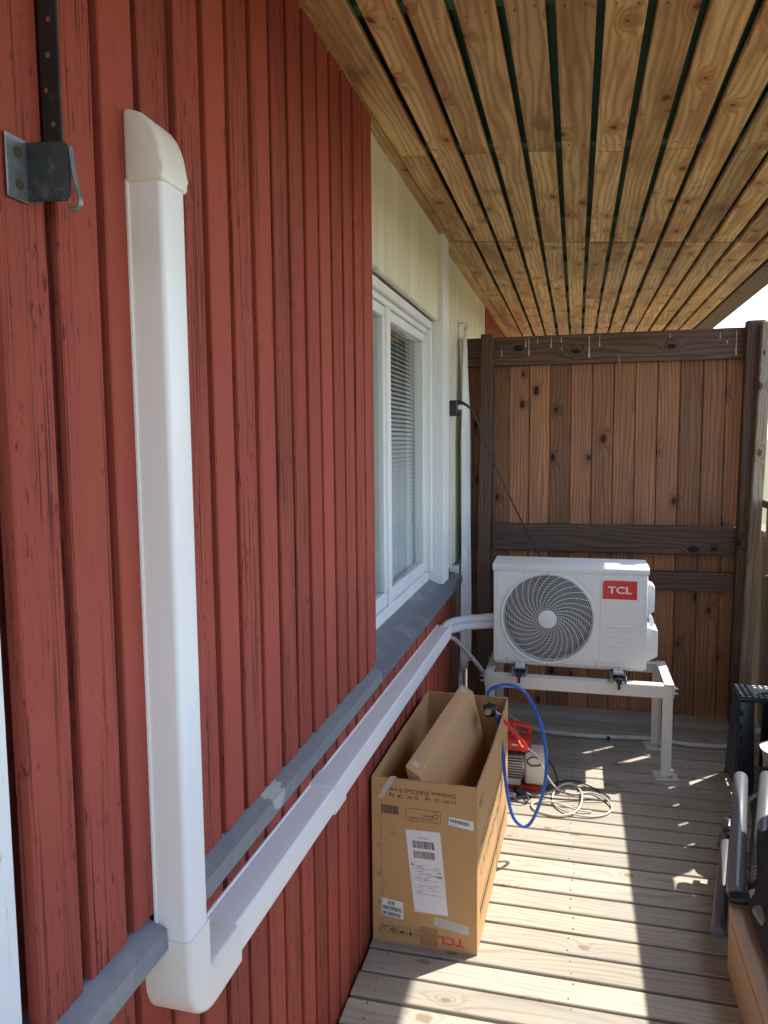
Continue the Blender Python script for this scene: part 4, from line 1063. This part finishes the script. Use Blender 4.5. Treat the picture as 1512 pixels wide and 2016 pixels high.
# crumpled white plastic sheet hanging from the hook
vs = []; fs = []; nx, nz = 14, 30
for j in range(nz+1):
    t = j/nz; z = 2.165-t*1.90; wd = .02+.26*min(1, t*3.0)**.8
    for i in range(nx+1):
        s_ = i/nx-.5; fold = .016*math.sin(s_*19+t*2.1)*min(1, t*4)+.007*math.sin(s_*41+t*6)
        vs.append((.018+fold*.8+.012*t, 4.20+s_*wd+.02*math.sin(t*4), z+.01*math.sin(s_*9)*(t > .9)))
for j in range(nz):
    for i in range(nx): q = j*(nx+1)+i; fs.append((q, q+1, q+nx+2, q+nx+1))
o = MB().add(vs, fs).build('plastic_sheet', 'sheet', smooth=80); md = o.modifiers.new('thickness', 'SOLIDIFY'); md.thickness = .0015
tag(o, 'crumpled white plastic sheet hanging from the hook beside the fence', 'sheet')

# ------------------------------------------------------------------ iron strap and bracket on the near wall
ib = root('hinge_bracket', (.03, .75, 1.81), 'worn zinc bracket with hooked lip screwed to the near red boards', 'bracket')
MB().box(.0315, .034, .700, .732, 1.806, 1.872, .001).build('flange', 'zinc', ib)
b = MB(); b.prism([(.0345, 1.808), (.080, 1.806), (.086, 1.812), (.086, 1.862), (.081, 1.867), (.0345, 1.870)], 1, .7305, .7335); b.build('plate', 'zincdark', ib)
b = MB(); lip = [(.086, .7345, 1.862), (.0885, .7345, 1.84), (.091, .735, 1.822), (.095, .735, 1.808), (.094, .735, 1.800), (.088, .735, 1.797), (.083, .735, 1.800)]
b.tube(cat_rom(lip, 5), .0028, 6); b.build('hooked_lip', 'zinc', ib, smooth=50)
for z in (1.822, 1.856):
    b = MB(); disc(b, (.0341, .717, z), .0055, .0018, 0, 10); b.build('screw', 'rust', ib, smooth=40)
sr = root('iron_strap', (.03, .765, 1.87), 'black punched iron strap running up the red wall above the bracket', 'strap')
MB().box(.031, .0555, .763, .767, 1.845, 2.47, .001).build('bar', 'ironblack', sr)
MB().box(.0315, .034, .7675, .782, 1.845, 2.47, .0008).build('wall_flange', 'ironblack', sr)
for i in range(8):
    b = MB(); disc(b, (.042+jit(.004), .7628, 1.90+.037*i), .0030, .0006, 1, 10); b.build('hole', 'red' if i % 2 else 'zinc', sr)

# ------------------------------------------------------------------ folding step stool
ss = root('step_stool', (1.42, 3.52, 0), 'folding navy plastic step stool with dotted top by the railing', 'stool')
SX0, SX1, SY0, SY1, SZ = 1.318, 1.500, 3.45, 3.645, .430
top = MB().box(SX0, SX1, SY0, SY1, SZ-.022, SZ, .005).build('top', 'navy', ss, bevel=(.003, 2), smooth=30)
for i in range(7):
    for j in range(7):
        if 3 <= i <= 5 and 2 <= j <= 4: continue
        x = SX0+.018+.0245*i; y = SY0+.018+.0265*j; b = MB(); disc(b, (x, y, SZ-.0002), .0068, .0012, 2, 10); b.build('grip_dot', 'dot', top)
MB().box(SX0+.088, SX0+.145, SY0+.07, SY0+.118, SZ+.0002, SZ+.0012).build('handle_hole', 'black', top)
def sidep(xa0, xa1, xb0, xb1, y_top, y_bot, t, mat='navy'):
    # tapered panel: top edge xa0..xa1 at y_top, foot xb0..xb1 at y_bot
    zt_ = SZ-.0225
    v = [(xa0, y_top, zt_), (xa1, y_top, zt_), (xb1, y_bot, .001), (xb0, y_bot, .001), (xa0, y_top+t, zt_), (xa1, y_top+t, zt_), (xb1, y_bot+t, .001), (xb0, y_bot+t, .001)]
    return MB().add(v, [(0, 1, 2, 3), (4, 7, 6, 5), (0, 4, 5, 1), (1, 5, 6, 2), (2, 6, 7, 3), (3, 7, 4, 0)])
lg = sidep(SX0+.006, SX0+.062, SX0-.012, SX0+.066, SY0+.008, SY0-.018, .014).build('leg', 'navy', ss, bevel=(.003, 2), smooth=30)
sidep(SX1-.062, SX1-.006, SX1-.066, SX1+.012, SY0+.008, SY0-.018, .014).build('leg', 'navy', ss, bevel=(.003, 2), smooth=30)
sidep(SX0+.006, SX0+.05, SX0-.012, SX0+.05, SY1-.025, SY1+.012, .014).build('leg', 'navy', ss, bevel=(.003, 2), smooth=30)
sidep(SX1-.05, SX1-.006, SX1-.05, SX1+.012, SY1-.025, SY1+.012, .014).build('leg', 'navy', ss, bevel=(.003, 2), smooth=30)
MB().add([(SX0+.002, SY0+.03, SZ-.023), (SX0+.002, SY1-.03, SZ-.023), (SX0-.012, SY1+.0, .03), (SX0-.012, SY0+.0, .03),
          (SX0+.010, SY0+.03, SZ-.023), (SX0+.010, SY1-.03, SZ-.023), (SX0-.004, SY1+.0, .03), (SX0-.004, SY0+.0, .03)],
         [(0, 1, 2, 3), (4, 7, 6, 5), (0, 4, 5, 1), (1, 5, 6, 2), (2, 6, 7, 3), (3, 7, 4, 0)]).build('side_panel', 'navy', ss)
for i in range(6):
    z = .36-.058*i; f = (SZ-z)/SZ
    MB().box(SX0+.004-.014*f, SX0+.018-.014*f, SY0+.003-.026*f, SY0+.0075-.026*f, z-.014, z+.014, .002).build('hinge_tab', 'navy', lg)

# ------------------------------------------------------------------ folded chair and tan carton at the right
tb = root('tan_carton', (1.22, 1.8, 0), 'plain tan cardboard box on the deck under the folded chair', 'box')
b = MB(f=lambda q: (q.x+.02*math.sin((q.y-1.2)*1.5)*0, q.y, q.z)); b.box(1.066, 1.42, 1.25, 2.255, .001, .195, .003); b.build('body', 'card_tan', tb)
MB().box(1.0645, 1.0656, 1.26, 2.25, .166, .1675).build('side_crease', 'card_edge', tb)
ch = root('folded_chair', (1.2, 2.5, .0), 'folded dark garden chair with thick tubes and black fabric by the railing', 'chair')
def seg_tube(p0, p1, r0, r1, name, n=20):
    p0, p1 = Vector(p0), Vector(p1); d = (p1-p0).normalized(); pts = [p0, p0+d*r0*.08, p0+d*r0*.35]; rr = [r0*.80, r0*.94, r0]
    pts += [p0+(p1-p0)*t for t in (.33, .66)]; rr += [r0+(r1-r0)*t for t in (.33, .66)]
    pts += [p1-d*r1*.35, p1-d*r1*.08, p1]; rr += [r1, r1*.94, r1*.80]
    return MB().tube(pts, rr, n).build(name, 'padding', ch, smooth=60)
seg_tube((1.206, 2.84, .335), (1.085, 2.27, .222), .0245, .0255, 'armrest_tube')
seg_tube((1.292, 2.84, .345), (1.153, 2.29, .240), .0255, .0265, 'armrest_tube')
seg_tube((1.152, 2.76, .150), (1.043, 2.275, .092), .0195, .0215, 'frame_tube')
seg_tube((1.120, 2.16, .250), (1.160, 1.97, .232), .0170, .0185, 'frame_tube')
seg_tube((1.34, 2.95, .18), (1.37, 3.00, .003), .014, .014, 'leg'); seg_tube((1.19, 2.93, .15), (1.17, 2.96, .003), .014, .014, 'leg')
b = MB(); b.tube([(1.068, 2.262, .214), (1.095, 2.256, .218), (1.12, 2.250, .226)], [.014, .017, .018], 14); b.build('cross_bar', 'black', ch, smooth=50)
b = MB(); b.tube([(1.118, 2.246, .232), (1.145, 2.244, .236), (1.178, 2.248, .242)], [.019, .027, .023], 18); hj = b.build('hinge_joint', 'alu', ch, smooth=50)
d_ = Vector((1.292, 2.84, .345))-Vector((1.153, 2.29, .240)); d_.normalize(); q_ = Vector((1.153, 2.29, .240))
for t in (.022, .036, .055): MB().tube([q_+d_*t, q_+d_*(t+.006)], .0280, 28).build('collar', 'alu', hj, smooth=40)
MB().box(1.134, 1.152, 2.212, 2.219, .226, .243, .001).build('square_socket', 'black', hj)
b = MB(); b.tube([(1.160, 2.80, .185), (1.158, 2.765, .195), (1.150, 2.735, .190)], [.010, .014, .011], 10); b.build('latch', 'zinc', ch, smooth=50)
MB().box(1.138, 1.168, 2.715, 2.755, .150, .180, .004).build('latch', 'black', ch)
vs = []; fs = []; na, nb = 16, 22
for i in range(nb+1):
    t = i/nb; y = 2.95-1.55*t; cx = 1.350-.150*min(1, 2.1*t); cz = .215+.02*math.sin(t*5)
    for j in range(na):
        a = 2*math.pi*j/na; e_ = .55 if i in (0, nb) else 1
        rx = (.088+.010*math.sin(5*a+t*9))*e_; rz = (.092+.012*math.sin(4*a+t*13))*e_
        vs.append((cx+rx*math.cos(a), y, max(.012 if y > 2.262 else .199, cz+rz*math.sin(a))))
for i in range(nb):
    for j in range(na): fs.append((i*na+j, i*na+(j+1) % na, (i+1)*na+(j+1) % na, (i+1)*na+j))
fs += [tuple(range(na)), tuple(nb*na+j for j in range(na))]
MB().add(vs, fs).build('folded_fabric', 'fabric', ch, smooth=50)
b = MB(); b.tube([(1.335, 3.00, .30), (1.335, 2.985, .345), (1.338, 2.975, .375), (1.340, 2.97, .400)], [.020, .024, .034, .046], 24); b.build('flared_cup', 'alu', ch, smooth=40)
b = MB(); b.tube([(1.285, 2.96, .300), (1.325, 2.965, .298)], [.028, .026], 16); b.build('knob', 'black', ch, smooth=40)
b = MB(); b.tube([(1.29, 2.93, .245), (1.35, 2.94, .245)], [.034, .033], 16); b.build('knob', 'black', ch, smooth=40)
